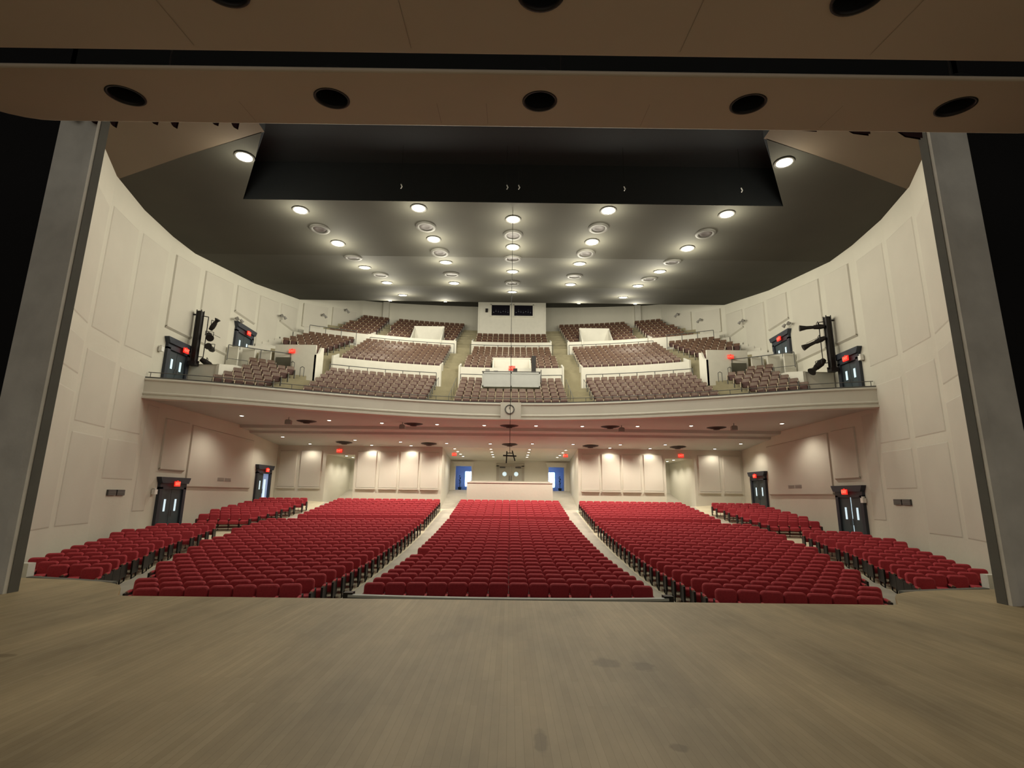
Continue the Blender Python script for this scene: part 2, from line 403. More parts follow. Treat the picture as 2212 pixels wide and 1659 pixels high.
struct(b.obj('trim_3', M['rail']))
# balcony stepped floor
def btop(j, blk): return {0: 7.75+.43*j, 1: 11.55+.42*j, 2: 15.6+.5*j}[blk]
def brc(j, blk): return {0: 33.1+.8*j, 1: 39.3+.8*j, 2: 46.9+.8*j}[blk]
NB = [6, 8, 8]
prof = [(31.0, 6.88), (32.6, 6.88)]
for blk in range(3):
    for j in range(NB[blk]):
        z = btop(j, blk)-.85; rc = brc(j, blk)
        prof += [(rc-.44, prof[-1][1]), (rc-.44, z), (rc+.34, z)]
    if blk == 0: prof += [(37.5, 9.0), (38.5, 9.1)]
    if blk == 1: prof += [(45.3, 13.65), (46.2, 13.75)]
prof += [(53.8, prof[-1][1])]
b = MB(); n = 60; xs = [-18.2+36.4*i/n for i in range(n+1)]
xs = sorted(set(xs+[-16.5, -16.49, 16.49, 16.5])); n = len(xs)-1
vs = [(x, barc(rc, x), (6.93 if abs(x) > 16.495 and barc(rc, x) < 31.6 else z)) for rc, z in prof for x in xs]
b.add(vs, [(k*(n+1)+i, k*(n+1)+i+1, (k+1)*(n+1)+i+1, (k+1)*(n+1)+i) for k in range(len(prof)-1) for i in range(n)])
for fi, f in enumerate(b.f):
    k, i = divmod(fi, n)
    if abs((xs[i]+xs[i+1])/2) > 16.85 and prof[k][0] > 38.3: b.m[fi] = 1
struct(b.obj('floor_balcony', [M['olive'], M['trimw']]))

# ------------------------------------------------------------------ wall panels (raised acoustic panels, part of the walls)
def wall_panel(s_, y0, y1, z0, za, zb, t=.07, name='trim_4', mt=None):
    b = MB(); xa = s_*(wallx(y0)-.004); xb = s_*(wallx(y1)-.004)
    d = Vector((xb-xa, y1-y0, 0)).normalized(); nn = Vector((-d.y, d.x, 0))*(t if s_ > 0 else -t)
    A = [(xa, y0, z0), (xb, y1, z0), (xb, y1, zb), (xa, y0, za)]
    e = .05
    def inn(p, dy, dz): return (p[0]+nn.x+d.x*dy, p[1]+nn.y+d.y*dy, p[2]+dz)
    B = [inn(A[0], e, e), inn(A[1], -e, e), inn(A[2], -e, -e), inn(A[3], e, -e)]
    fs = [(4, 5, 6, 7), (0, 1, 5, 4), (1, 2, 6, 5), (2, 3, 7, 6), (3, 0, 4, 7)]
    b.add(A+B, fs)
    if t < .05: return struct(b.obj(name, mt or M['panel']))
    # deeper sill at the foot of the panel
    C = [(xa, y0, z0-.12), (xb, y1, z0-.12)]
    Cn = [(xa+nn.x*1.6, y0+nn.y*1.6, z0-.02), (xb+nn.x*1.6, y1+nn.y*1.6, z0-.02), (xb+nn.x*1.6, y1+nn.y*1.6, z0+.06), (xa+nn.x*1.6, y0+nn.y*1.6, z0+.06)]
    b.add(C+Cn+[A[1], A[0]], [(0, 1, 3, 2), (2, 3, 4, 5), (0, 2, 5), (1, 4, 3)])
    o = b.obj(name, mt or M['panel']); struct(o)
    return o
for s_ in (-1, 1):
    for (y0, y1, z0, za, zb) in [(26.45, 28.65, 10.15, 14.2, 14.4), (29.2, 32.3, 10.2, 14.5, 14.95), (32.8, 35.45, 13.3, 15.1, 15.55), (35.9, 38.9, 11.85, 15.6, 16.15), (39.35, 42.35, 14.85, 16.3, 16.9),
                                 (27.6, 29.7, 2.75, 5.4, 5.4), (30.0, 37.4, 1.9, 5.35, 5.2),
                                 (26.1, 27.0, .6, 5.9, 5.85), (23.5, 25.8, 8.2, 13.9, 14.0), (23.5, 25.8, 4.3, 7.2, 7.2), (23.5, 25.8, 2.1, 3.9, 3.9), (20.7, 23.1, .2, 3.9, 3.9), (20.7, 23.1, 4.3, 7.3, 7.3), (20.7, 23.1, 8.2, 13.7, 13.8), (18.0, 20.3, .2, 5.4, 5.4), (18.0, 20.3, 6.1, 7.5, 7.5), (18.0, 20.3, 8.2, 13.4, 13.4)]:
        wall_panel(s_, y0, y1, z0, za, zb, t=.07 if y0 > 26.2 else .016)
# rear wall panels
for s_ in (-1, 1):
    for (x0, x1) in [(18.1, 16.7), (16.45, 14.75), (12.0, 10.45), (10.25, 8.8), (8.65, 7.15), (7.0, 5.55)]:
        b = MB(); a_, c_ = sorted((s_*x0, s_*x1))
        A = [(a_, YB, 2.02), (c_, YB, 2.02), (c_, YB, 4.85), (a_, YB, 4.85)]
        B = [(a_+.05, YB-.09, 2.06), (c_-.05, YB-.09, 2.06), (c_-.05, YB-.09, 4.8), (a_+.05, YB-.09, 4.8)]
        b.add(A+B, [(4, 5, 6, 7), (0, 1, 5, 4), (1, 2, 6, 5), (2, 3, 7, 6), (3, 0, 4, 7)]); b.box(a_, c_, YB-.16, YB, 1.92, 2.03)
        struct(b.obj('trim_5', M['panel']))
# balcony rear diagonal panels
for s_ in (-1, 1):
    for t0, t1, z0, z1 in [(.06, .42, 15.6, 17.7), (.5, .9, 16.6, 18.6)]:
        xa, ya, xb, yb = 18.3, 42.6, 15.3, 50.3
        p0 = Vector((s_*(xa+(xb-xa)*t0), ya+(yb-ya)*t0)); p1 = Vector((s_*(xa+(xb-xa)*t1), ya+(yb-ya)*t1))
        d = (p1-p0).normalized(); nn = Vector((-d.y, d.x))*(s_)
        b = MB(); t = .12
        A = [(p0.x+nn.x*-.0, p0.y, z0), (p1.x, p1.y, z0+.4), (p1.x, p1.y, z1+.6), (p0.x, p0.y, z1)]
        B = [(a[0]+nn.x*t, a[1]+nn.y*t, a[2]) for a in A]
        b.add(A+B, [(4, 5, 6, 7), (0, 1, 5, 4), (1, 2, 6, 5), (2, 3, 7, 6), (3, 0, 4, 7)]); struct(b.obj('trim_6', M['panel']))

# ------------------------------------------------------------------ doors
door_n = [0]
def side_door(s_, y0, y1, zf, top, ajar=None, label=''):
    door_n[0] += 1
    X = s_*18.3; yc = (y0+y1)/2; wd = y1-y0
    r_ = bpy.data.objects.new('door_%d' % door_n[0], None); COL.objects.link(r_); r_.location = (X, yc, zf)
    r_.rotation_euler = (0, 0, pi/2 if s_ < 0 else -pi/2)      # local -y... local +y faces the wall, -y faces the hall
    r_['kind'] = 'structure'; r_['label'] = label
    h = top-zf; hh = h-.62; w2 = wd/2
    b = MB(); b.box(-w2, -w2+.24, -.16, 0, 0, hh+.1); b.box(w2-.24, w2, -.16, 0, 0, hh+.1); b.box(-w2, w2, -.16, 0, hh, hh+.3)
    b.prism([(-w2, hh+.3), (w2, hh+.3), (w2+.04, hh+.36), (w2+.14, hh+.55), (w2+.16, hh+.62), (-w2-.16, hh+.62), (-w2-.14, hh+.55), (-w2-.04, hh+.36)], .26, 0, 'y', -.26)
    b.obj('door_frame', M['slatef'], r_)
    for k, sgn in enumerate((-1, 1)):
        a_, c_ = sorted((sgn*.012, sgn*(w2-.24)))
        if ajar == 'gap': a_, c_ = sorted((sgn*.05, sgn*(w2-.24)))
        if ajar == 'open' and sgn == -s_: continue
        lf = MB(); lf.box(a_, c_, -.06, -.015, .02, hh)
        leaf = lf.obj('door_leaf', M['slate'], r_)
        xm = (a_+c_)/2-.06*sgn*0; g = MB(); g.box(xm-.075, xm+.075, -.072, -.055, hh*.52, hh*.78)
        g.obj('vision_pane', M['lite'], leaf)
        g = MB(); g.tube((a_+.08 if sgn > 0 else c_-.08, -.12, hh*.40), (a_+.08 if sgn > 0 else c_-.08, -.12, hh*.54), .018); g.obj('door_handle', M['steel'], leaf)
    if ajar == 'gap':
        g = MB(); g.box(-.05, .05, -.03, -.02, .3, hh); g.obj('daylight_gap', M['lite'], r_)
    if ajar == 'open':
        a_, c_ = sorted((-s_*.012, -s_*(w2-.24))); g = MB(); g.box(a_, c_, -.012, -.006, .02, hh); g.obj('foyer_glow_sheet', mat('foyer_blue_glow', (.25, .32, .5), .6, emit=(.35, .5, .85), estr=.35), r_)  # glowing blue sheet stands for the foyer light behind the open leaf
        g = MB(); g.box(a_+.2, c_-.35, -.02, -.013, .4, hh-.4); g.obj('foyer_window', M['lite'], r_)
    return r_
D_ = [(-1, 27.75, 30.0, -.70, 2.32, None, 'slate double door with two narrow panes in the left wall, lower hall, beside the front rows'),
      (-1, 38.2, 40.5, .55, 3.56, 'open', 'slate double door standing open at the left rear corner of the lower hall'),
      (1, 27.45, 29.75, -.70, 2.32, 'gap', 'slate double door ajar with a bright slit of daylight, right wall of lower hall'),
      (1, 37.75, 40.1, .55, 3.5, None, 'slate double door at the right rear corner of the lower hall'),
      (-1, 26.7, 28.65, 6.95, 9.6, None, 'slate double door at the left end of the balcony front'),
      (-1, 33.1, 35.45, 9.95, 12.63, None, 'slate double door up the left side of the balcony'),
      (1, 26.4, 28.2, 6.95, 9.45, None, 'slate double door at the right end of the balcony front'),
      (1, 32.8, 35.0, 9.95, 12.5, None, 'slate double door up the right side of the balcony')]
for d in D_: side_door(*d)

def exit_sign(loc, rz, label, sc=1.0):
    r_ = thing('exit_sign', label, 'exit sign', loc, rz, 'red exit signs')
    b = MB(); w_, h_ = .21*sc, .135*sc
    b.box(-w_, w_, 0, .07, -h_, h_); b.box(-.03, .03, 0, .05, h_, h_+.04); b.obj('housing', M['exitr'], r_)
    cu = bpy.data.curves.new('lettering', 'FONT'); cu.body = 'EXIT'; cu.size = .21*sc; cu.align_x = 'CENTER'; cu.align_y = 'CENTER'; cu.extrude = .004; cu.offset = .004
    cu.materials.append(M['exitl'])
    t0 = bpy.data.objects.new('lettering', cu); COL.objects.link(t0); dg = bpy.context.evaluated_depsgraph_get(); me = bpy.data.meshes.new_from_object(t0.evaluated_get(dg)); bpy.data.objects.remove(t0); me.materials.clear(); me.materials.append(M['exitl'])
    t = bpy.data.objects.new('lettering', me); COL.objects.link(t); t.parent = r_; t.location = (0, -.006, 0); t.rotation_euler = (pi/2, 0, 0)
    return r_
for (s_, y, z, l) in [(-1, 28.85, 1.98, 'above the lower hall doors nearest the stage at left'), (-1, 39.35, 3.2, 'above the open doors in the lower hall left rear corner'),
                      (1, 28.6, 1.98, 'above the doors ajar with a slit of daylight at right'), (1, 38.9, 3.18, 'above the doors in the right rear corner of the lower hall'),
                      (-1, 27.95, 9.18, 'above the slate doors at the left end of the balcony front'), (-1, 34.35, 12.2, 'above the higher balcony doors on the left wall'),
                      (1, 27.15, 9.0, 'above the slate doors at the right end of the balcony front'), (1, 33.7, 12.1, 'above the higher balcony doors on the right wall')]:
    exit_sign((s_*(18.3-.37), y, z), (pi/2 if s_ < 0 else -pi/2), 'red lit EXIT sign '+l)
exit_sign((-13.45, YB-.1, 4.86), 0, 'red lit EXIT sign over the left passage opening in the rear wall')
exit_sign((13.45, YB-.1, 4.80), 0, 'red lit EXIT sign over the right passage opening in the rear wall')
exit_sign((-4.6, 43.2, 4.82), 0, 'red lit EXIT sign hanging at the left side of the rear vestibule', .9)
exit_sign((4.55, 43.2, 4.82), 0, 'red lit EXIT sign hanging at the right side of the rear vestibule', .9)
# vestibule partition, rear double doors, foyers
b = MB(); b.box(-3.33, 3.33, 41.35, 41.55, .2, 2.52, 0); b.box(-3.36, 3.36, 41.3, 41.6, 2.52, 2.6, 1); b.box(-3.33, -3.15, 41.5, 44.3, .2, 2.52, 0); b.box(3.15, 3.33, 41.5, 44.3, .2, 2.52, 0); b.box(-3.36, 3.36, 44.3, 44.5, .2, 2.75, 1)
struct(b.obj('partition_behind_centre_block', [M['wall'], M['trimw']]))
dd = bpy.data.objects.new('door_9', None); COL.objects.link(dd); dd.location = (.03, 47.5, 2.0); struct(dd, 'pale grey double door with round windows in the rear vestibule')
b = MB(); b.box(-1.25, -1.02, -.1, 0, 0, 2.2); b.box(1.02, 1.25, -.1, 0, 0, 2.2); b.box(-1.25, 1.25, -.1, 0, 2.12, 2.38); b.obj('door_frame', mat('door_trim', (.36, .33, .27), .6), dd)
for s_ in (-1, 1):
    b = MB(); b.box(*sorted((s_*.01, s_*1.02)), -.05, 0, .02, 2.12); lf = b.obj('door_leaf', M['greyd'], dd)
    b = MB(); b.lathe([(0, -.065), (.17, -.065), (.19, -.05)], (s_*.52, 0, 1.45), 0, 20, 'y'); b.obj('round_window', M['lite'], lf)
    b = MB(); b.tube((s_*.1, -.12, .75), (s_*.1, -.12, 1.3), .025); b.obj('pull_handle', M['steel'], lf)
    b = MB(); b.box(*sorted((s_*.45, s_*.95)), -.12, -.05, 1.98, 2.08); b.obj('door_closer', M['steel'], lf)
for s_, nm in ((-1, 'left'), (1, 'right')):
    b = MB(); xa, xb = sorted((s_*3.3, s_*5.6))
    b.box(xa, xb, 50.6, 50.8, 2, 4.6); b.box(xa-.1, xa, 47.7, 50.7, 2, 4.6); b.box(xb, xb+.1, 47.7, 50.7, 2, 4.6); b.box(xa, xb, 47.7, 50.7, 4.5, 4.6)
    struct(b.obj('wall_foyer_'+nm, M['foyer']))
    wn = MB(); xc = s_*3.85; wn.box(xc-.42, xc+.42, 50.55, 50.6, 2.35, 3.75); wo = wn.obj('window_%d' % (1 if s_ < 0 else 2), M['litef']); struct(wo)
    g = MB()
    for x in (-.42, 0, .42): g.box(xc+x-.025, xc+x+.025, 50.5, 50.56, 2.3, 3.8)
    for z in (2.3, 2.8, 3.28, 3.75): g.box(xc-.42, xc+.42, 50.5, 50.56, z, z+.05)
    g.obj('window_bars', M['mull'], wo)
    l = bpy.data.lights.new('foyer_daylight', 'AREA'); l.energy = 45; l.size = .8; l.size_y = 1.3; l.shape = 'RECTANGLE'; l.color = (.45, .65, 1)
    lo = bpy.data.objects.new('foyer_daylight', l); COL.objects.link(lo); lo.location = (xc, 50.45, 3.1); lo.rotation_euler = (pi/2, 0, 0)
    r_ = thing('potted_plant', 'dark thin potted plant in the blue foyer seen through the %s rear doorway' % nm, 'plant', (s_*4.62, 49.2, 2.0))
    b = MB(); b.lathe([(0, 0), (.13, 0), (.17, .28), (.14, .28), (0, .26)]); b.obj('pot', M['plant'], r_)
    b = MB(); b.tube((0, 0, .26), (0, 0, 1.2), .03)
    for k in range(16):
        a_ = k*2.4; z0 = .5+.05*k; d = Vector((cos(a_), sin(a_), .5)); p = Vector((0, 0, z0)); q_ = p+d*.22
        b.add([p, p+d*.11+Vector((-sin(a_)*.05, cos(a_)*.05, 0)), q_, p+d*.11-Vector((-sin(a_)*.05, cos(a_)*.05, 0))], [(0, 1, 2, 3)])
    b.obj('foliage', M['plant'], r_)

# ------------------------------------------------------------------ stage shell panels overhead
def shell_panel(name, xc, hw, y0, z0, y1, z1, rad, label, seams):
    th = .05; pts = []
    for (cx_, cy_, a0) in ((xc+hw-rad, y1-rad, 0), (xc-hw+rad, y1-rad, 90), (xc-hw+.1, y0+.1, 180), (xc+hw-.1, y0+.1, 270)):
        rr = rad if a0 < 180 else .1
        for k in range(9 if rr > .5 else 3):
            a_ = radians(a0+90*k/(8 if rr > .5 else 2)); pts.append((cx_+rr*cos(a_), cy_+rr*sin(a_)))
    zf = lambda y: z0+(z1-z0)*(y-y0)/(y1-y0)
    n = len(pts); b = MB()
    rings = []
    cxm, cym = xc, (y0+y1)/2
    def sh(p, d):
        v = Vector((p[0]-cxm, p[1]-cym)); s2 = Vector((math.copysign(min(abs(v.x), d), v.x), math.copysign(min(abs(v.y), d), v.y))); return (p[0]-s2.x*1, p[1]-s2.y*1)
    for d, dz in ((.03, 0), (.008, .01), (0, .025), (0, th)):
        rings.append([(sh(p, d)[0], sh(p, d)[1], zf(p[1])+dz) for p in pts])
    b.loft(rings, 0, True, False, True)
    b.add([rings[0][i] for i in range(n)], [tuple(range(n))[::-1]]); b.add([rings[-1][i] for i in range(n)], [tuple(range(n))])
    o = b.obj(name, M['shell']); tag(o, label, 'ceiling panel', 'curved acoustic panels over the stage')
    bm = bmesh.new(); bm.from_mesh(o.data); bmesh.ops.remove_doubles(bm, verts=bm.verts, dist=1e-4); bmesh.ops.recalc_face_normals(bm, faces=bm.faces); bm.to_mesh(o.data); bm.free()
    return o, zf
def cut_holes(o, holes, rad, zf):
    b = MB()
    for x, y in holes: b.lathe([(0, -.6), (rad, -.6), (rad, .6), (0, .6)], (x, y, zf(y)), 0, 32)
    c = b.obj('cutter', M['black'])
    bm = bmesh.new(); bm.from_mesh(c.data); bmesh.ops.remove_doubles(bm, verts=bm.verts, dist=1e-5); bmesh.ops.recalc_face_normals(bm, faces=bm.faces); bm.to_mesh(c.data); bm.free()
    md = o.modifiers.new('holes', 'BOOLEAN'); md.operation = 'DIFFERENCE'; md.object = c; md.solver = 'EXACT'
    dg = bpy.context.evaluated_depsgraph_get(); me = bpy.data.meshes.new_from_object(o.evaluated_get(dg))
    o.modifiers.clear(); old = o.data; o.data = me; bpy.data.objects.remove(c)
def downlight_cans(panel, holes, rad, zf, where):
    nth = ['leftmost', 'second from left', 'middle', 'second from right', 'rightmost'] if len(holes) == 5 else ['left', 'middle', 'right']
    for k, (x, y) in enumerate(holes):
        r_ = thing('recessed_downlight', 'unlit round black recessed downlight, %s of the %s' % (nth[k], where), 'downlight', (x, y, zf(y)), 0, 'unlit downlights in the panels over the stage')
        b = MB(); b.lathe([(rad-.004, .0), (rad-.006, .32), (rad*.5, .42), (0, .43)], n=32); b.obj('can', M['black'], r_)
        b = MB(); b.lathe([(rad+.018, -.004), (rad+.018, -.012), (rad-.012, -.012), (rad-.012, .03)], n=32); b.obj('trim_ring', M['standb'], r_)
        r_.rotation_euler = (radians(8), 0, 0)
p1, zf1 = shell_panel('acoustic_shell_panel', .35, 8.35, 5.74, 6.90, 7.0, 7.09, 1.0, 'curved brown acoustic panel over the stage with five black downlights', None)
h1 = [(-5.42, 6.32), (-2.55, 6.32), (.35, 6.32), (3.26, 6.32), (6.16, 6.32)]
cut_holes(p1, h1, .225, zf1); downlight_cans(p1, h1, .225, zf1, 'five over the stage edge')
p2, zf2 = shell_panel('acoustic_shell_panel', .25, 8.9, 1.6, 6.14, 5.2, 6.64, .5, 'curved brown acoustic panel nearer the top edge, behind the dark gap', None)
h2 = [(-2.92, 4.3), (.25, 4.3), (3.42, 4.3)]
cut_holes(p2, h2, .225, zf2); downlight_cans(p2, h2, .225, zf2, 'three at the very top of the view')
b = MB()
for x in (-4.9, -3.0, -1.6, -.1, 1.5, 3.1, 4.7): b.box(x-.006, x+.006, 5.8, 6.95, 7.05, 7.2)
# panel joint battens stand above the panels; hangers carry them from the loft
bpy.data.meshes.remove(b.mesh('tmp', [M['black']]))
for pp, ys_, zf in ((p1, (6.85,), zf1), (p2, (2.4, 4.2), zf2)):
    for x in (-6, 0, 6):
        for y in ys_:
            b = MB(); b.tube((x+.7, y, zf(y)+.1), (x+.7, y, 15.1), .012); b.obj('hanger_rod', M['standb'], pp)
# seams on the panels
for pp, y0, y1, zf, xs_ in ((p1, 5.8, 6.9, zf1, (-3.9, -1.1, -.4, 1.9, 4.6)), (p2, 1.8, 5.1, zf2, (-3.7, -1.2, 1.9, 4.1))):
    b = MB()
    for x in xs_:
        b.add([(x-.0025, y0, zf(y0)-.002), (x+.0025, y0, zf(y0)-.002), (x+.0025, y1, zf(y1)-.002), (x-.0025, y1, zf(y1)-.002)], [(3, 2, 1, 0)])
    b.obj('seam', mat('seam_dark', (.25, .20, .15), .8), pp)

# scalloped curtain edge showing under the panel
b = MB()
def frill(x0, x1, z, y, n):
    for k in range(n):
        a_ = x0+(x1-x0)*k/n; c_ = a_+(x1-x0)/n*.62; d_ = .16+.07*((k*7) % 3)
        b.add([(a_, y, z), (c_, y, z), (c_-.02, y, z-d_), ((a_+c_)/2, y+.03, z-d_*.8), (a_, y, z), ], [(0, 1, 2, 3)])
        b.add([(a_, y+.05, z), (c_, y+.05, z), (c_-.02, y+.05, z-d_), ((a_+c_)/2, y+.06, z-d_*.8)], [(3, 2, 1, 0)])
frill(-8.4, -5.0, 8.52, 8.55, 9); frill(5.1, 8.0, 8.50, 8.55, 3)
b.box(-8.7, 8.7, 8.56, 8.60, 8.52, 8.9)
tag(b.obj('curtain_valance', mat('dark_red_cloth', (.03, .008, .010), .9)), 'dark gathered curtain edge just visible under the brown panel', 'curtain')

# ------------------------------------------------------------------ ceiling lamps
def wfmt(lst): return lst
LAMPS = [[(-10.31, 23.08), (-9.59, 26.48), (-9.2, 30.37), (-8.72, 34.14), (-8.71, 39.28)], [(-4.53, 22.75), (-4.25, 25.86), (-3.99, 29.04), (-4.04, 34.03)],
         [(0, 23.68), (0, 26.65), (0, 30.88), (0, 37.02)], [(4.55, 22.75), (4.26, 25.93), (3.99, 28.97), (4.02, 33.99)], [(10.3, 22.94), (9.6, 26.54), (9.19, 30.44), (8.74, 34.14), (8.77, 39.01)]]
CN = ['leftmost', 'second', 'middle', 'fourth', 'rightmost']; RN = ['nearest', 'second', 'third', 'fourth', 'farthest']
lampm = None
b = MB(); b.lathe([(.38, .0), (.39, -.03), (.31, -.035), (.30, .06), (.34, .3), (.38, .3)], n=24); ring_me = b.mesh('housing_ring', [M['ring']])
b = MB(); b.lathe([(0, -.05), (.2, -.045), (.30, -.02)], n=24); lens_me = b.mesh('lens', [M['lamp']])
def ceiling_lamp(x, y, z, label, power, size=176, scale=1.0, slope=0.0):
    r_ = thing('ceiling_downlight', label, 'ceiling light', (x, y, z), 0, 'bright house lights in the dark ceiling')
    r_.rotation_euler = (slope, 0, 0); r_.scale = (scale,)*3
    for nm, me in (('housing_ring', ring_me), ('lens', lens_me)):
        o = bpy.data.objects.new(nm, me); COL.objects.link(o); o.parent = r_
    pw = power*interp(y, [18, 22, 27, 31, 35, 40, 42, 43], [.2, .42, .85, 1.0, .95, .95, 1, 1])
    ld = bpy.data.lights.new('house_light', 'POINT'); ld.energy = pw; ld.shadow_soft_size = .22; ld.color = HOUSE_C
    lo_ = bpy.data.objects.new('house_light', ld); COL.objects.link(lo_); lo_.location = (x, y, z-.8*max(scale, .7))
for c, colm in enumerate(LAMPS):
    for k, (x, y) in enumerate(colm):
        last_ = k == len(colm)-1
        nm = 'farthest' if last_ else RN[k]
        ceiling_lamp(x, y, ceil(y)-.01, 'bright round ceiling light, %s lamp of the %s line running to the back' % (nm, CN[c]), HOUSE_W, slope=atan2(ceil(y+.3)-ceil(y-.3), .6))
ceiling_lamp(-11.0, 19.0, 14.98, 'bright ceiling light at the left edge of the dark slot, near the stage', HOUSE_W*.8)
ceiling_lamp(11.0, 18.9, 14.98, 'bright ceiling light at the right edge of the dark slot, near the stage', HOUSE_W*.8)
for x, y, l in [(-10.55, 42.85, 'far left of the upper rear wall'), (-5.75, 42.6, 'left of the control booth'), (5.75, 42.7, 'right of the control booth'), (10.69, 42.97, 'far right of the upper rear wall')]:
    ceiling_lamp(x, y, ceil(y)-.01, 'small ceiling light close to the rear wall, '+l, 270, 120, .55, slope=.35)
b = MB(); b.lathe([(.52, 0), (.5, -.05), (.36, -.06), (.34, -.02), (.34, .02)], n=28); rg = b.mesh('outer_ring', [M['ring']])
b = MB(); b.lathe([(.34, -.012), (.2, -.03), (.18, -.02), (0, -.02)], n=28); rgc = b.mesh('centre', [M['dkvent']])
RINGS = [[(-10.02, 24.91), (-9.3, 28.35), (-8.65, 32.08)], [(-4.46, 24.53), (-4.13, 27.44), (-3.97, 31.73)], [(0, 25.29), (0, 28.12), (0, 33.8)], [(4.36, 24.44), (4.11, 27.31), (4.03, 31.8)], [(9.98, 24.87), (9.32, 28.36), (9.01, 32.25)]]
for c, rr in enumerate(RINGS):
    for k, (x, y) in enumerate(rr):
        r_ = thing('ceiling_air_ring', 'grey air ring in dark ceiling, %s in the %s lamp line' % (RN[k] if k < 2 else 'farthest', CN[c]), 'ceiling vent', (x, y, ceil(y)-.01), 0, 'round grey rings between the house lights')
        r_.rotation_euler = (atan2(ceil(y+.3)-ceil(y-.3), .6), 0, 0)
        for nm, me in (('outer_ring', rg), ('centre', rgc)):
            o = bpy.data.objects.new(nm, me); COL.objects.link(o); o.parent = r_
for k, (x, y) in enumerate([(-5.0, 20.9), (-.3, 20.86), (.22, 20.85), (4.9, 20.85), (10.09, 20.84)]):
    b = MB(); b.tube((x, y, 15.05), (x, y, 17), .008, 1); b.tube((x, y, 15.05), (x+.05, y, 14.93), .022); b.tube((x+.05, y, 14.93), (x, y, 14.84), .02)
    tag(b.obj('rigging_hook', [M['wht'], M['black']]), 'small pale rigging hook hanging in the dark ceiling slot, %s of five' % ['leftmost', 'second from left', 'middle', 'second from right', 'rightmost'][k], 'hook', 'pale hooks in the dark ceiling slot')

# under-balcony downlights
b = MB(); b.lathe([(.17, .0), (.175, -.02), (.125, -.022), (.12, .05)], n=18); ur = b.mesh('trim_ring', [M['under']])
b = MB(); b.lathe([(0, -.03), (.07, -.028), (.12, -.01)], n=18); ul = b.mesh('lens', [M['lamps']])
def under_lamp(x, y, label, pw, grp, z=None, ssz=140):
    z = under(y) if z is None else z
    r_ = thing('recessed_downlight', label, 'downlight', (x, y, z-.005), 0, grp)
    for nm, me in (('trim_ring', ur), ('lens', ul)):
        o = bpy.data.objects.new(nm, me); COL.objects.link(o); o.parent = r_
    spot('downlight_beam', (x, y, z-.07), pw, ssz, .06, WARM, .7)
ORD = ['leftmost', 'second from left', 'third from left', 'fourth from left', 'fifth from left', 'fifth from right', 'fourth from right', 'third from right', 'second from right', 'rightmost']
R1 = [(-16.13, 31.15), (-11.38, 32.61), (-8.3, 33.56), (-4.79, 33.89), (-1.72, 34.05), (1.66, 33.96), (4.68, 33.91), (8.2, 33.59), (11.49, 33.07), (16.53, 31.61)]
R2 = [(-16.51, 37.98), (-11.53, 38.89), (-8.26, 39.4), (-4.82, 39.73), (-1.52, 39.7), (1.66, 39.48), (4.73, 39.47), (8.28, 39.42), (11.59, 39.2), (16.94, 38.47)]
R3 = [(-15.53, 40.7), (-10.8, 40.9), (-7.73, 40.9), (7.77, 40.9), (10.9, 40.9), (15.87, 40.7)]
for k, (x, y) in enumerate(R1): under_lamp(x, y, 'small lit downlight under the balcony, %s of the row nearest the stage' % ORD[k], UNDER_W*(.6 if abs(x) > 15 else 1), 'small downlights under the balcony')
for k, (x, y) in enumerate(R2): under_lamp(x, y, 'small lit downlight under the balcony, %s of the second row back' % ORD[k], UNDER_W*(.45 if abs(x) > 15 else 1.15), 'small downlights under the balcony')
O6 = ['leftmost', 'second from left', 'third from left', 'third from right', 'second from right', 'rightmost']
for k, (x, y) in enumerate(R3): under_lamp(x, y, 'small downlight washing the rear wall panels, %s of six' % O6[k], UNDER_W*.22, 'small downlights under the balcony')
def vz(y): return 5.25+(4.62-5.25)*(y-41.5)/6.1
for ci, (cx_, nm) in enumerate(((-4.25, 'leftmost'), (-1.5, 'inner left'), (1.5, 'inner right'), (4.25, 'rightmost'))):
    for k, y in enumerate((42.0, 43.2, 44.4, 45.4)):
        under_lamp(cx_*(1+(.045 if ci in (0, 3) else .03)*(1.5-k)/1.5), y, 'tiny warm downlight in the rear vestibule ceiling, %s of the %s line' % (['nearest', 'second', 'third', 'farthest'][k], nm), VEST_W, 'small downlights in the rear vestibule', vz(y))
for s_ in (-1, 1):
    for k, y in enumerate((42.9, 44.6, 46.3)):
        under_lamp(s_*13.3, y, 'small downlight in the ceiling of the %s side passage, %s of three' % ('left' if s_ < 0 else 'right', ['nearest', 'middle', 'farthest'][k]), VEST_W*1.5, 'small downlights in the side passages', 4.58)
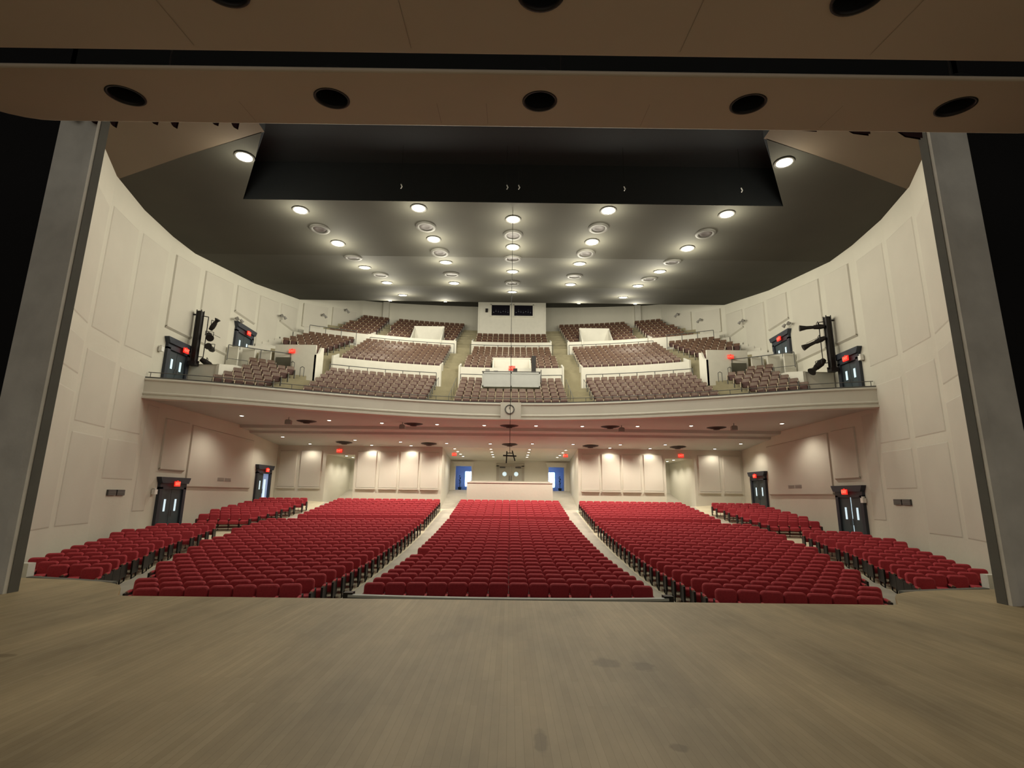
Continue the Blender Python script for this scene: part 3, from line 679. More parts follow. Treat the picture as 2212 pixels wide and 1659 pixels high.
# dark round diffusers and little speakers
b = MB(); b.lathe([(.62, 0), (.55, -.03), (.42, -.04), (.4, -.07), (.22, -.10), (.2, -.14), (0, -.16)], n=24); dfm = b.mesh('air_diffuser', [M['dkvent']])
DF = [(-13.0, 33.15), (-6.31, 33.81), (-.09, 34.12), (6.5, 33.96), (13.38, 33.78), (-12.66, 40.0), (-6.22, 40.1), (-.05, 40.0), (6.14, 40.2), (12.84, 40.2)]
for k, (x, y) in enumerate(DF):
    o = bpy.data.objects.new('air_diffuser', dfm); COL.objects.link(o); o.location = (x, y, under(y)-.004)
    tag(o, 'dark brown round air diffuser under the balcony, %s of the %s row' % (['leftmost', 'second', 'middle', 'fourth', 'rightmost'][k % 5], 'front' if k < 5 else 'rear'), 'ceiling vent', 'round air diffusers under the balcony')
for k, (x, y) in enumerate([(-13.51, 31.65), (-6.9, 33.2), (7.1, 33.3), (13.69, 31.85)]):
    r_ = thing('ceiling_speaker', 'small grey box speaker hung under the balcony, %s of four' % ['leftmost', 'second from left', 'second from right', 'rightmost'][k], 'speaker', (x, y, under(y)), 0, 'small speakers under the balcony')
    b = MB(); b.prism([(-.17, -.42), (.17, -.42), (.17, -.2), (.1, -.14), (-.1, -.14), (-.17, -.2)], .26, 0, 'y', -.13); b.obj('cabinet', M['speaker'], r_)
    b = MB(); b.tube((0, 0, 0), (0, 0, -.15), .025); b.obj('bracket', M['speaker'], r_)
for k, (p, l) in enumerate([((-18.12, 32.83, 12.75), 'above the higher left balcony doors'), ((-18.12, 39.1, 15.16), 'farther back on the left balcony wall'), ((-17.2, 45.2, 17.4), 'on the angled rear wall at left, nearer the corner'), ((-16.1, 48, 18.9), 'on the angled rear wall at left, farther back'),
                            ((18.12, 32.5, 12.8), 'above the higher right balcony doors'), ((18.12, 38.9, 15.17), 'farther back on the right balcony wall'), ((17.2, 45.2, 17.4), 'on the angled rear wall at right, nearer the corner'), ((16.1, 48, 18.9), 'on the angled rear wall at right, farther back')]):
    s_ = -1 if p[0] < 0 else 1
    r_ = thing('wall_floodlight', 'small pale twin floodlight '+l, 'wall light', p, 0, 'small floodlights high on the balcony walls')
    b = MB(); b.box(-.08, .08, -.06, .06, -.06, .06); b.obj('base', M['speaker'], r_)
    for t in (-1, 1):
        b = MB(); b.tube((-s_*.05, 0, 0), (-s_*.18, t*.22, -.05), .02); b.tube((-s_*.18, t*.2, .0), (-s_*.26, t*.34, -.16), .07, 0, 12, .12); b.obj('lamp_head', M['speaker'], r_)

# ------------------------------------------------------------------ wall trusses with stage lights
def profile_light(loc, d, ln, label, sc=1.0):
    """a theatre spotlight hung by a yoke, pointing along d"""
    d = Vector(d).normalized(); r_ = thing('stage_spotlight', label, 'spotlight', loc, 0, 'black spotlights on the wall pipes')
    p = Vector((0, 0, 0))
    b = MB(); b.tube(p-d*.28*sc, p-d*.1*sc, .09*sc, 0, 14, .125*sc); b.tube(p-d*.1*sc, p+d*.16*sc, .125*sc, 0, 14, .10*sc); b.obj('body', M['standb'], r_)
    b = MB(); b.tube(p+d*.16*sc, p+d*(.16+ln*.5)*sc, .075*sc, 0, 14, .085*sc); b.tube(p+d*(.16+ln*.5)*sc, p+d*(.16+ln)*sc, .085*sc, 0, 14, .15*sc); b.obj('lens_barrel', M['standb'], r_)
    sidev = d.cross(Vector((0, 0, 1))).normalized()
    b = MB()
    for t in (-1, 1): b.tube(p+sidev*t*.15*sc, p+sidev*t*.15*sc+Vector((0, 0, .26)), .018)
    b.tube(p-sidev*.15*sc+Vector((0, 0, .26)), p+sidev*.15*sc+Vector((0, 0, .26)), .018); b.obj('yoke', M['standb'], r_)
for s_, nm, y in ((-1, 'left', 28.55), (1, 'right', 28.15)):
    X = s_*17.85; r_ = thing('lighting_pipe', 'tall black box truss for spotlights fixed to the %s balcony wall' % nm, 'lighting truss', (X, y, 8.6))
    b = MB()
    for a_ in (-.13, .13):
        for c_ in (-.13, .13): b.tube((a_, c_, 0), (a_, c_, 3.15), .03)
    b.box(-.11, .11, -.11, .11, .05, 3.1)
    b.obj('column', M['standb'], r_)
    b = MB(); b.tube((s_*.45, 0, .1), (-s_*.3, 0, .1), .06); b.tube((s_*.45, 0, 2.9), (0, 0, 2.9), .05); b.box(-.2, .2, -.2, .2, -.1, .12); b.obj('wall_bracket', M['standb'], r_)
    b = MB(); b.tube((-s_*.35, .25, 2.85), (-s_*.35, .25, .4), .025); b.tube((0, 0, 2.85), (-s_*.35, .25, 2.85), .025); b.tube((0, 0, .45), (-s_*.35, .25, .45), .025); b.tube((-s_*.35, .25, 2.0), (-s_*.8, .9, 1.8), .012); b.obj('hanging_bar', M['standb'], r_)
profile_light((-17.15, 28.8, 10.95), (.35, -.1, .5), .2, 'black spotlight pointing up, topmost on the left wall truss', 1.15)
profile_light((-17.2, 28.6, 10.25), (.4, -.5, -.35), .18, 'stubby black spotlight pointing down, second on the left wall truss', 1.35)
profile_light((-17.2, 28.9, 9.6), (.2, -1, .05), .15, 'round fronted black spotlight facing the stage on the left wall truss', 1.3)
profile_light((-17.3, 28.9, 8.75), (.75, .3, -.42), .5, 'long black spotlight pointing down, lowest on the left wall truss', 1.3)
profile_light((17.35, 28.3, 11.15), (-1, .35, .0), .6, 'long black spotlight held level, topmost on the right wall truss', 1.2)
profile_light((17.35, 28.3, 10.35), (-.85, .3, -.4), .6, 'long black spotlight tilted down, second on the right wall truss', 1.2)
profile_light((17.25, 28.4, 8.95), (-.7, -.1, -.6), .25, 'wide black floodlight pointing down, lowest on the right wall truss', 1.6)

# vents low on the side walls
for s_ in (-1, 1):
    for (y, z, w_) in ((24.65, 1.50, .66), (34.0, 2.36, .85)):
        xw = wallx(y)-.04; a_ = atan2(wallx(y+.5)-wallx(y-.5), 1.0)
        r_ = thing('wall_grille', 'pair of dark grey slatted vent grilles on the %s wall, %s' % ('left' if s_ < 0 else 'right', 'nearer the stage' if y < 30 else 'farther back between the doors'), 'vent', (s_*xw, y, z), -s_*a_, 'paired vent grilles on the side walls')
        for t in (-1, 1):
            b = MB(); b.box(-.03, .03, t*w_/2-w_/2+.03, t*w_/2+w_/2-.03, -.13, .13, 0)
            for q_ in range(5): b.box(-.045, .045, t*w_/2-w_/2+.05, t*w_/2+w_/2-.05, -.11+.045*q_, -.09+.045*q_, 1)
            b.obj('grille', [M['steel'], M['greyend']], r_)
# small fittings on the far side of each column
for s_ in (-1, 1):
    r_ = thing('wall_bracket_lamp', 'small dark fittings on the wall edge behind the %s stage pillar' % ('left' if s_ < 0 else 'right'), 'wall fitting', (s_*8.98, 10.0, 1.2))
    b = MB(); b.box(-.05, .05, -.08, .08, -.03, .07); b.box(-.03, .03, -.03, .03, -1.1, -.03); b.obj('bracket', M['steel'], r_)
    b = MB(); b.lathe([(0, -.08), (.05, -.06), (.05, .05), (0, .07)], (0, 0, .28), n=12); b.tube((0, 0, .07), (0, 0, .22), .015); b.obj('lamp_head', M['standb'], r_)
for s_ in (-1, 1):
    for (y, z) in ((28.75 if s_ < 0 else 28.9, 6.9), (36.2, 10.5)):
        if y > 30: y = 35.75
        b = MB(); b.lathe([(0, 0), (.2, 0), (.24, .72), (.26, .74), (.26, .8), (.2, .84), (0, .84)], n=16)
        o = b.obj('waste_bin', M['yellow'], None, (s_*17.6, y+.3, z if y < 30 else 9.95)); tag(o, 'tan yellow bin beside the %s doors of the %s balcony wall' % ('lower' if y < 30 else 'higher', 'left' if s_ < 0 else 'right'), 'bin', 'tan yellow bins on the balcony')

# ------------------------------------------------------------------ clock, hanging microphone
r_ = thing('wall_clock', 'round wall clock with dark rim at the middle of the balcony front', 'clock', (-.07, 31.35, 6.69))
b = MB(); b.lathe([(.28, 0), (.29, -.05), (.25, -.06), (.24, -.02)], axis='y', n=32); b.obj('rim', M['steel'], r_)
b = MB(); b.lathe([(0, -.02), (.25, -.02)], axis='y', n=32); b.obj('face', M['clockf'], r_)
b = MB()
for k in range(12):
    a_ = k*pi/6; b.tube((cos(a_)*.2, -.025, sin(a_)*.2), (cos(a_)*.225, -.025, sin(a_)*.225), .007, 0, 5)
b.obj('hour_marks', M['standb'], r_)
b = MB(); b.tube((0, -.035, 0), (.0, -.035, .17), .010, 0, 6); b.obj('minute_hand', M['standb'], r_)
b = MB(); b.tube((0, -.032, 0), (-.02, -.032, .11), .012, 0, 6); b.obj('hour_hand', M['standb'], r_)
r_ = thing('hanging_microphone_rig', 'small black H-shaped microphone rig on a long thin cable in mid air', 'microphone', (-.02, 22.0, 3.2))
b = MB(); b.tube((0, 0, .1), (.0, .9, 11.8), .011, 0, 6); b.obj('cable', M['standb'], r_)
b = MB(); b.tube((-.28, 0, .02), (.28, 0, .0), .03); b.tube((-.12, 0, .2), (-.14, 0, -.3), .025); b.tube((.1, 0, .22), (.22, 0, -.2), .025); b.tube((-.1, 0, .12), (.1, 0, .12), .018); b.obj('crossbar', M['standb'], r_)

# ------------------------------------------------------------------ rails and parapets
def arc_pts(rc, x0, x1, n, Yo=BY): return [(x0+(x1-x0)*k/n, Yo+sqrt((rc-Yo)**2-(x0+(x1-x0)*k/n)**2)) for k in range(n+1)]
def arc_wall(b, rc, x0, x1, z0, z1, th=.15, n=12, mi=0):
    P = arc_pts(rc, x0, x1, n); Q = arc_pts(rc+th, x0, x1, n)
    rings = [[(p[0], p[1], z0), (p[0], p[1], z1), (q_[0], q_[1], z1), (q_[0], q_[1], z0)] for p, q_ in zip(P, Q)]
    b.loft(rings, mi, True, True, False)
def rail(rc, x0, x1, z0, h, n, label, grp):
    r_ = thing('guard_rail', label, 'railing', (0, 0, 0), 0, grp)
    P = arc_pts(rc, x0, x1, n); b = MB()
    for k in range(n): b.tube((*P[k], z0+h), (*P[k+1], z0+h), .028, 0, 6)
    b.obj('handrail', M['rail'], r_); b = MB()
    for k in range(n): b.tube((*P[k], z0+.12), (*P[k+1], z0+.12), .016, 0, 6)
    b.obj('lower_rail', M['rail'], r_)
    for k in range(n+1): b = MB(); b.tube((*P[k], z0), (*P[k], z0+h), .028, 0, 6); b.obj('post', M['rail'], r_)
SEC = [('left middle block', -12.6, -5.3), ('centre block', -3.82, 3.82), ('right middle block', 5.3, 12.6)]
b = MB()
for nm, x0, x1 in SEC:
    arc_wall(b, 38.45, x0, x1, 8.95, 11.0)
    arc_wall(b, 46.15, x0*(1 if abs(x0) > 6 else .96), x1*(.95 if nm != 'centre block' else .94), 13.4, 15.3)
for s_ in (-1, 1):
    a_, c_ = sorted((s_*12.05, s_*17.4)); arc_wall(b, 46.15, a_, c_, 13.4, 15.25)
struct(b.obj('parapet_walls_of_the_balcony', M['trimw']))
b = MB()   # sloping cheek walls that flank the aisle openings at each parapet
for (rc, z0, z1, dr, xs_) in ((38.45, 8.95, 11.2, 1.2, (-12.6, -5.3, -3.9, 3.9, 5.3, 12.6)), (46.15, 13.4, 15.5, 1.1, (-12.3, -5.2, -3.6, 3.6, 5.2, 12.3))):
    for x in xs_:
        y0 = BY+sqrt((rc-BY)**2-x*x); b.prism([(y0, z0), (y0+dr, z0+.6), (y0+dr, z1+.35), (y0+.35, z1), (y0, z1-.1)], .12, 0, 'x', x-.06)
struct(b.obj('parapet_cheeks_of_the_balcony', M['trimw']))
# white vomitory boxes in the upper blocks
for s_ in (-1, 1):
    b = MB(); xa, xb = sorted((s_*9.2, s_*6.35)); ya = BY+sqrt(38.2**2-7.7**2)
    y0 = BY+sqrt((46.15-BY)**2-(8)**2)
    b.box(xa, xb, ya+1.75, ya+1.9, 14, 17.1); 
    for x in (xa, xb-.12): b.prism([(y0+.1, 14), (ya+1.9, 14), (ya+1.9, 17.1), (y0+.1, 15.3)], .12, 0, 'x', x)
    struct(b.obj('wall_upper_opening', M['trimw']))
    # side exits: white wall with a dark sheet for the shade inside the opening
    b = MB()
    def bx(xa, xb, *r): b.box(*sorted((s_*xa, s_*xb)), *r)
    bx(15.9, 13.15, 34.0, 34.15, 9.4, 11.35); bx(15.9, 15.78, 34.15, 36.3, 9.4, 11.35); bx(14.35, 12.85, 33.35, 33.5, 8.6, 10.5)
    b.prism([(33.35, 8.6), (34.6, 8.8), (34.6, 11.3), (34.2, 11.2), (33.9, 10.75), (33.35, 10.5)], .14, 0, 'x', s_*12.9-.07)
    for q0, q1 in ((15.9, 16.7), (16.7, 17.5), (17.5, 18.2)):
        ym = BY+sqrt((38.3-BY)**2-((q0+q1)/2)**2); bx(q0, q1, ym-.1, ym+.05, 9.0, 10.72)
    struct(b.obj('wall_side_exit', M['trimw']))
    b = MB(); bx(15.75, 14.75, 33.93, 34.0, 9.0, 10.45); struct(b.obj('shade_sheet_side_exit', mat('opening_shade', (.10, .095, .07), .9)))
    exit_sign((s_*14.7, 33.85, 10.86), 0, 'red lit EXIT sign on the white wall of the %s balcony opening' % ('left' if s_ < 0 else 'right'), .95)
    # wedge-shaped white stair wall by the lower balcony doors
    b = MB(); x = s_*16.55
    q_ = [(28.7, 7.0), (31.2, 7.6), (31.9, 8.4), (31.9, 9.15), (30.4, 9.0), (28.7, 8.65)]
    b.prism(q_, .15, 0, 'x', x-.07)
    b.add([(x, 28.7, 8.62), (x, 31.9, 9.12), (s_*18.25, 31.9, 9.12), (s_*18.25, 28.7, 8.62)], [(0, 1, 2, 3)])
    b.add([(x, 28.75, 7.0), (s_*18.25, 28.75, 7.0), (s_*18.25, 28.75, 8.62), (x, 28.75, 8.62)], [(0, 1, 2, 3)])
    struct(b.obj('wall_stair_wedge', M['trimw']))
GR = 'dark guard rails across the balcony cross aisles'
for nm, x0, x1 in SEC:
    if nm == 'centre block':
        rail(37.62, -3.7, -2.1, 9.3, .95, 1, 'short dark guard rail at the left of the grey control platform', GR); rail(37.62, 2.15, 3.7, 9.3, .95, 1, 'short dark guard rail at the right of the grey control platform', GR)
    else: rail(37.62, x0+.15, x1-.15, 9.3, .95, 6, 'dark framed guard rail along the lower cross aisle, %s of the balcony' % nm, GR)
    rail(45.45, x0*(.97), x1*(.97), 13.85, .95, 6, 'dark framed guard rail along the upper cross aisle, %s of the balcony' % nm, GR)
for s_, nm in ((-1, 'left'), (1, 'right')):
    a_, c_ = sorted((s_*13.35, s_*16.8)); rail(45.6, a_, c_, 14.0, 1.25, 3, 'dark guard rail above the upper side seats at far %s of the balcony' % nm, GR)
    a_, c_ = sorted((s_*14.8, s_*17.9)); rail(37.9, a_, c_, 9.7, 1.0, 2, 'dark guard rail beside the higher doors at far %s of the balcony' % nm, GR)
    # looped hand rails on the white side walls
    for k, (x, y) in enumerate(((14.2, 33.0), (13.5, 32.9))):
        b = MB(); P = [(0, 0, 0), (0, 0, .95-.35*k), (.12, 0, 1.02-.35*k), (.24, 0, .95-.35*k), (.24, 0, 0)]
        for a_, c_ in zip(P[:-1], P[1:]): b.tube(a_, c_, .022, 0, 6)
        o = b.obj('looped_handrail', M['rail'], None, (s_*x-.12, y, 8.9)); tag(o, '%s looped dark handrail in front of the %s white side wall of the balcony' % (('taller', 'shorter')[k], nm), 'handrail', 'looped handrails by the side openings')
    for sx, side in ((3.95, 'inner'), (5.25, 'outer')):
        r_ = thing('aisle_handrail', 'thin dark handrail on the %s side of the %s balcony stair, lower flight' % (side, nm), 'handrail', (s_*sx, 0, 0), 0, 'thin handrails beside the balcony stairs')
        b = MB(); b.tube((0, 32.6, 7.7), (0, 36.9, 9.85), .018, 0, 6); b.obj('handrail', M['rail'], r_)
        for y in (32.6, 34.1, 35.5, 36.9):
            b = MB(); zz = 7.7+(y-32.6)*.5; b.tube((0, y, zz-.8), (0, y, zz), .016, 0, 6); b.obj('post', M['rail'], r_)
# rail on the balcony front
r_ = thing('balcony_front_rail', 'long thin dark rail running along the curved top of the balcony front', 'railing')
b = MB(); N_ = 60
for k in range(N_):
    xa = -18.2+36.4*k/N_; xb = -18.2+36.4*(k+1)/N_
    b.tube((xa, front(xa)+.12, 7.42), (xb, front(xb)+.12, 7.42), .02, 0, 5)
b.obj('top_rail', M['rail'], r_)
for k in range(25):
    x = -18.1+36.2*k/24; b = MB(); b.tube((x, front(x)+.12, 7.15), (x, front(x)+.12, 7.42), .018, 0, 5); b.obj('post', M['rail'], r_)

# pier on the rear balcony wall, control booth, control platform
for s_ in (-1, 1):
    b = MB(); b.box(*sorted((s_*12.7, s_*13.3)), 51.2, 52, 18, 21.2); struct(b.obj('pillar_balcony_rear_%s' % ('left' if s_ < 0 else 'right'), M['trimw']))
r_ = thing('control_booth', 'white box-like control booth with two dark windows high on the rear wall', 'control booth', (0, 49.9, 0))
b = MB(); b.box(-3.4, 3.4, 0, 2.6, 16.6, 20.72, 0); b.box(-3.4, 3.4, -.06, 0, 17.1, 17.5, 0); b.box(-3.4, -3.25, -.05, 0, 17.5, 20.7); b.box(3.25, 3.4, -.05, 0, 17.5, 20.7); b.obj('front_wall', M['trimw'], r_)
for x0, x1, l in ((-2.05, -.22, 'left'), (.22, 2.08, 'right')):
    b = MB(); b.box(x0, x1, -.03, -.01, 19.17, 20.3); f = b.obj('window', M['glassd'], r_)
    b = MB(); b.box(x0-.09, x0, -.08, 0, 19.08, 20.39); b.box(x1, x1+.09, -.08, 0, 19.08, 20.39); b.box(x0-.09, x1+.09, -.08, 0, 20.3, 20.39); b.box(x0-.09, x1+.09, -.12, 0, 19.05, 19.17); b.obj('window_frame', M['trimw'], f)
    # equipment seen behind the glass
    b = MB()
    for k in range(7): xx = x0+.15+k*.24; b.box(xx, xx+.10, -.034, -.03, 19.5+.06*((k*5) % 3), 19.56+.06*((k*5) % 3)); b.tube((xx+.05, -.034, 19.55), (xx+.05, -.034, 19.62+.09*((k*3) % 4)), .006, 0, 5)
    b.obj('gear_behind_window', mat('gear_pale', (.12, .125, .15), .5), f)
b = MB(); b.box(-2.66, -2.42, -.12, 0, 19.5, 19.88); tag(b.obj('booth_speaker', M['standb'], None, (0, 49.84, 0)), 'small dark speaker on the booth wall left of its windows', 'speaker')
r_ = thing('control_platform', 'grey panelled control platform in the middle of the balcony seats', 'control desk', (0, 35.6, 0))
b = MB(); b.box(-2.0, 2.02, 0, .08, 8.95, 10.0, 0)
b.box(-2.0, -1.92, -.03, 0, 8.95, 10.0); b.box(-.04, .04, -.03, 0, 8.95, 10.0); b.box(1.94, 2.02, -.03, 0, 8.95, 10.0); b.box(-2.0, 2.02, -.03, 0, 9.9, 10.0); b.box(-2.0, 2.02, -.03, 0, 8.95, 9.03); b.obj('front_panel', M['cp'], r_)
b = MB(); b.box(-2.0, 2.02, .08, 2.0, 9.25, 9.33); b.box(-2.0, -1.9, .08, 2.0, 8.95, 9.9); b.box(1.92, 2.02, .08, 2.0, 8.95, 9.9); b.obj('deck', M['cp'], r_)
b = MB(); b.tube((-2.05, -.02, 10.04), (2.08, -.02, 10.04), .03); b.tube((2.08, -.02, 9.3), (2.08, -.02, 10.2), .03); b.obj('top_rail', M['rail'], r_)
b = MB(); b.box(-1.42, 1.45, 39.8, 39.95, 10.2, 12.1); b.prism([(38.5, 10.2), (39.95, 10.2), (39.95, 12.15), (38.5, 10.8)], .1, 0, 'x', -1.45); b.prism([(38.5, 10.2), (39.95, 10.2), (39.95, 12.15), (38.5, 10.8)], .1, 0, 'x', 1.4)
b.box(-1.5, 1.52, 39.78, 39.97, 12.08, 12.16); struct(b.obj('wall_centre_opening', M['trimw']))
exit_sign((.05, 38.35, 10.98), 0, 'red lit EXIT sign above the grey control platform in the balcony centre', 1.15)
def smallbox(nm, label, cat, x0, x1, y0, y1, z0, z1, mt):
    b = MB(); b.box(x0, x1, y0, y1, z0, z1); b.box(x0+.02, x1-.02, y0-.02, y0, z0+.03, z1-.03); tag(b.obj(nm, mt), label, cat)
smallbox('loudspeaker', 'tall black loudspeaker at the right end of the white recess behind the platform', 'speaker', 1.5, 1.82, 37.6, 37.95, 9.9, 11.75, M['standb'])
r_ = thing('monitor', 'black monitor on a stand on the control platform beside the EXIT sign', 'monitor', (.28, 36.6, 9.33))
b = MB(); b.box(-.15, .15, 0, .04, .85, 1.2); b.obj('screen', M['standb'], r_); b = MB(); b.box(-.02, .02, .02, .05, 0, .9); b.box(-.12, .12, -.05, .15, 0, .03); b.obj('stand', M['standb'], r_)
r_ = thing('mixing_console', 'low dark mixing console at the left end of the control platform', 'mixing console', (-1.4, 36.2, 9.33))
b = MB(); b.prism([(0, 0), (.6, 0), (.6, .95), (0, .78)], .95, 0, 'x', -.45); b.obj('body', M['steel'], r_)
b = MB(); b.box(-.45, -.15, .1, .5, .8, 1.05); b.box(.15, .45, .2, .4, .85, .98); b.obj('equipment', M['speaker'], r_)

# ------------------------------------------------------------------ rails in front of the lower seats
b = MB()
r_ = thing('pit_rail_wall', 'low dark rail wall with pale top strip in front of the centre block', 'low wall', (0, 0, 0))
rings = []; rt_ = []
for k in range(25):
    x = -3.95+7.9*k/24; y = 13.48+.25*(1-(x/3.95)**2)*-1+.2
    rings.append([(x, y, -1.55), (x, y, -.90), (x, y+.1, -.90), (x, y+.1, -1.55)]); rt_.append([(x, y-.02, -.90), (x, y-.02, -.845), (x, y+.16, -.845), (x, y+.16, -.90)])
b.loft(rings, 0, True, True, False); b.obj('face', M['standb'], r_)
b = MB(); b.loft(rt_, 0, True, True, False); b.obj('top_strip', M['cp'], r_)
for s_ in (-1, 1):
    b = MB(); b.box(*sorted((s_*3.85, s_*4.08)), 13.7, 13.95, -1.55, -.80); b.obj('end_block', M['standb'], r_)
for s_ in (-1, 1):
    r_ = thing('side_rail_wall', 'low dark rail wall in front of the %s side seats' % ('left' if s_ < 0 else 'right'), 'low wall', (0, 0, 0))
    rings = []; rt_ = []
    for k in range(13):
        x = s_*(10.9+3.6*k/12); y = 15.25+.24*(abs(x)-10.9)
        rings.append([(x, y, -1.6), (x, y, -.93), (x, y+.1, -.93), (x, y+.1, -1.6)]); rt_.append([(x, y-.01, -.93), (x, y-.01, -.87), (x, y+.2, -.87), (x, y+.2, -.93)])
    b = MB(); b.loft(rings, 0, True, True, False); b.obj('face', M['standb'], r_)
    b = MB(); b.loft(rt_, 0, True, True, False); b.obj('top_strip', M['concd'], r_)
    b = MB(); b.box(*sorted((s_*13.9, s_*14.9)), 15.95, 16.2, -1.6, -.5); struct(b.obj('trim_7', M['conc']))

# ------------------------------------------------------------------ seats: templates
def rrect(x0, x1, z0, z1, r0, r1, n=4):
    P = []
    for cx_, cz_, a0, r_ in ((x1-r1, z1-r1, 0, r1), (x0+r1, z1-r1, 90, r1), (x0+r0, z0+r0, 180, r0), (x1-r0, z0+r0, 270, r0)):
        for k in range(n+1): a_ = radians(a0+90*k/n); P.append((cx_+r_*cos(a_), cz_+r_*sin(a_)))
    return P
def pad(b, x0, x1, z0, z1, yf, yb, r0, r1, lean=0.0, bev=.03, mi=0, crown=0.0, n=4):
    """upholstered pad in the x-z plane between yf (front) and yb (back) with soft edges"""
    rings = []
    for y, ins in ((yf, bev), (yf+bev*.5, bev*.25), (yf+bev*1.2, 0), (yb-bev, 0), (yb-bev*.3, bev*.3), (yb, bev)):
        P = rrect(x0+ins, x1-ins, z0+ins, z1-ins, max(r0-ins, .005), max(r1-ins, .005), n)
        rings.append([(x, y+lean*(z-z0), z) for x, z in P])
    b.loft(rings, mi, True, True, True)
SP = .536
def red_parts():
    P = {}
    b = MB(); pad(b, -.262, .262, .33, .885, -.09, .06, .03, .095, lean=.20, bev=.04); P['backrest'] = (b, [M['red']])
    b = MB()
    rings = []
    for z, ins in ((.33, .03), (.37, 0), (.48, 0), (.52, .02), (.535, .06)):
        Pn = rrect(-.252+ins, .252-ins, -.52+ins, -.03-ins, .04, .04, 3); rings.append([(x, y, z) for x, y in Pn])
    rings = [[(x, y, z) for x, y, z in r_][::-1] for r_ in rings]
    b.loft(rings, 0, True, True, True); P['cushion'] = (b, [M['red']])
    b = MB(); b.box(-.012, .012, -.44, .04, .20, .60); b.box(-.012, .012, -.30, -.25, 0, .20); b.box(-.012, .012, -.42, -.08, 0, .02); P['stand'] = (b, [M['standb']])
    b = MB(); rings = []
    for y, ins in ((-.42, .006), (-.41, 0), (-.10, 0), (-.08, .01)):
        rings.append([(x, y, z) for x, z in rrect(-.032+ins, .032-ins, .59+ins, .64-ins, .008, .012, 2)])
    b.loft(rings, 1, True, True, True); b.box(-.03, .03, -.45, -.42, .59, .635, 0); P['armrest'] = (b, [M['tan'], M['red']])
    return P
RP = red_parts()
_b = MB(); _b.box(-.028, .028, -.64, .22, .16, .62); _b.box(-.02, .02, -.52, -.47, 0, .16); _b.box(-.02, .02, .06, .11, 0, .16); _b.box(-.02, .02, -.52, .11, 0, .02)
RP['end_panel'] = (_b, [M['standb']])
RME = {k: v[0].mesh(k, v[1]) for k, v in RP.items()}
def wood_seat_mb():
    b = MB(); rings = []
    for y, ins in ((-.035, .012), (-.02, 0), (.02, 0), (.035, .012)):
        P = rrect(-.225+ins, .225-ins, .44+ins, .88-ins, .03, .06, 3)
        rings.append([(x, y+.20*(z-.4)-.9*x*x*.6, z) for x, z in P])
    b.loft(rings, 0, True, True, True)
    rings = []       # tipped-up seat pan
    for y, ins in ((-.20, .03), (-.185, 0), (-.12, 0), (-.10, .03)):
        P = rrect(-.20+ins, .20-ins, .28+ins, .64-ins, .05, .05, 3)
        rings.append([(x, y+.12*(z-.3), z) for x, z in P])
    b.loft(rings, 1, True, True, True)
    x = -.26
    b.box(x-.015, x+.015, -.34, .04, .10, .58, 2); b.box(x-.014, x+.014, -.26, -.08, 0, .10, 2); b.box(x-.028, x+.028, -.37, .0, .58, .615, 3); b.box(x-.02, x+.02, -.36, -.34, .30, .58, 3)
    return b
WM = [M['wood'], M['woodd'], M['greyend'], M['armw']]
WS = wood_seat_mb(); WSM = WS.mesh('folding_wood_seat', WM)
WSE = wood_seat_mb(); WSE.box(.246, .276, -.40, .08, .06, .60, 2); WSE.box(.236, .286, -.40, .0, .60, .635, 3); WSEM = WSE.mesh('folding_wood_seat_end', WM)

def merge(dst, src, X, Y, Z, rz, mioff=0, dx=0.0, sc=None):
    c, s_ = cos(rz), sin(rz); o = len(dst.v)
    for (x, y, z) in src.v:
        x += dx; dst.v.append((X+c*x-s_*y, Y+s_*x+c*y, Z+z))
    dst.f += [tuple(i+o for i in f) for f in src.f]; dst.m += [m_+mioff for m_ in src.m]; dst.sm += src.sm

# lower hall rows
ROWS = [(i, 14.6+.888*i) for i in range(21)] + [(21+j, 33.85+.865*j) for j in range(9)]
seats = []   # (block, row, index, count, x, y, z, rot, firstEnd, lastEnd)
def place_row(block, i, xs_, yc):
    R_ = yc-YO; n = len(xs_)
    for k, x in enumerate(xs_):
        y = YO+sqrt(R_*R_-x*x)
        seats.append((block, i, k, n, x, y, interp(yc, ZTR, ZTV)-.86, -atan2(x, y-YO), k == 0, k == n-1))
for i, yc in ROWS:
    R_ = yc-YO
    xs_ = [(k-6.5)*SP for k in range(14)]
    if i == 8: place_row('centre block', i, xs_[1:], yc)
    else: place_row('centre block', i, xs_, yc)
    for s_, nm in ((-1, 'left middle block'), (1, 'right middle block')):
        a0 = math.asin((5.25+SP/2)/R_); L = []; k = 0
        while True:
            a_ = a0+k*SP/R_; x = R_*sin(a_); y = YO+R_*cos(a_)
            if x+SP/2*cos(a_) > xo(y): break
            L.append(s_*x); k += 1
        place_row(nm, i, sorted(L), yc)
    if (5 <= i <= 18) or i >= 21:
        for s_, nm in ((-1, 'left side block'), (1, 'right side block')):
            L = []; a_ = .1
            while True:
                x = R_*sin(a_); y = YO+R_*cos(a_)
                if x-SP/2*cos(a_) >= xi(y): break
                a_ += .004
            k = 0
            while True:
                x = R_*sin(a_); y = YO+R_*cos(a_)
                if x+SP/2*cos(a_) > wallx(y)-.42 or k > 14 or y < 15.98+.24*(x-10.9): break
                L.append(s_*x); k += 1; a_ += SP/R_
            if L: place_row(nm, i, sorted(L), yc)
def shown(s): return hypot(s[4], s[5])
order = sorted(range(len(seats)), key=lambda q: shown(seats[q]))
near = set(order[:300])
WRD = ['first', 'second', 'third', 'fourth', 'fifth', 'sixth', 'seventh', 'eighth', 'ninth', 'tenth', 'eleventh', 'twelfth', 'thirteenth', 'fourteenth', 'fifteenth', 'sixteenth', 'seventeenth', 'eighteenth', 'nineteenth', 'twentieth']
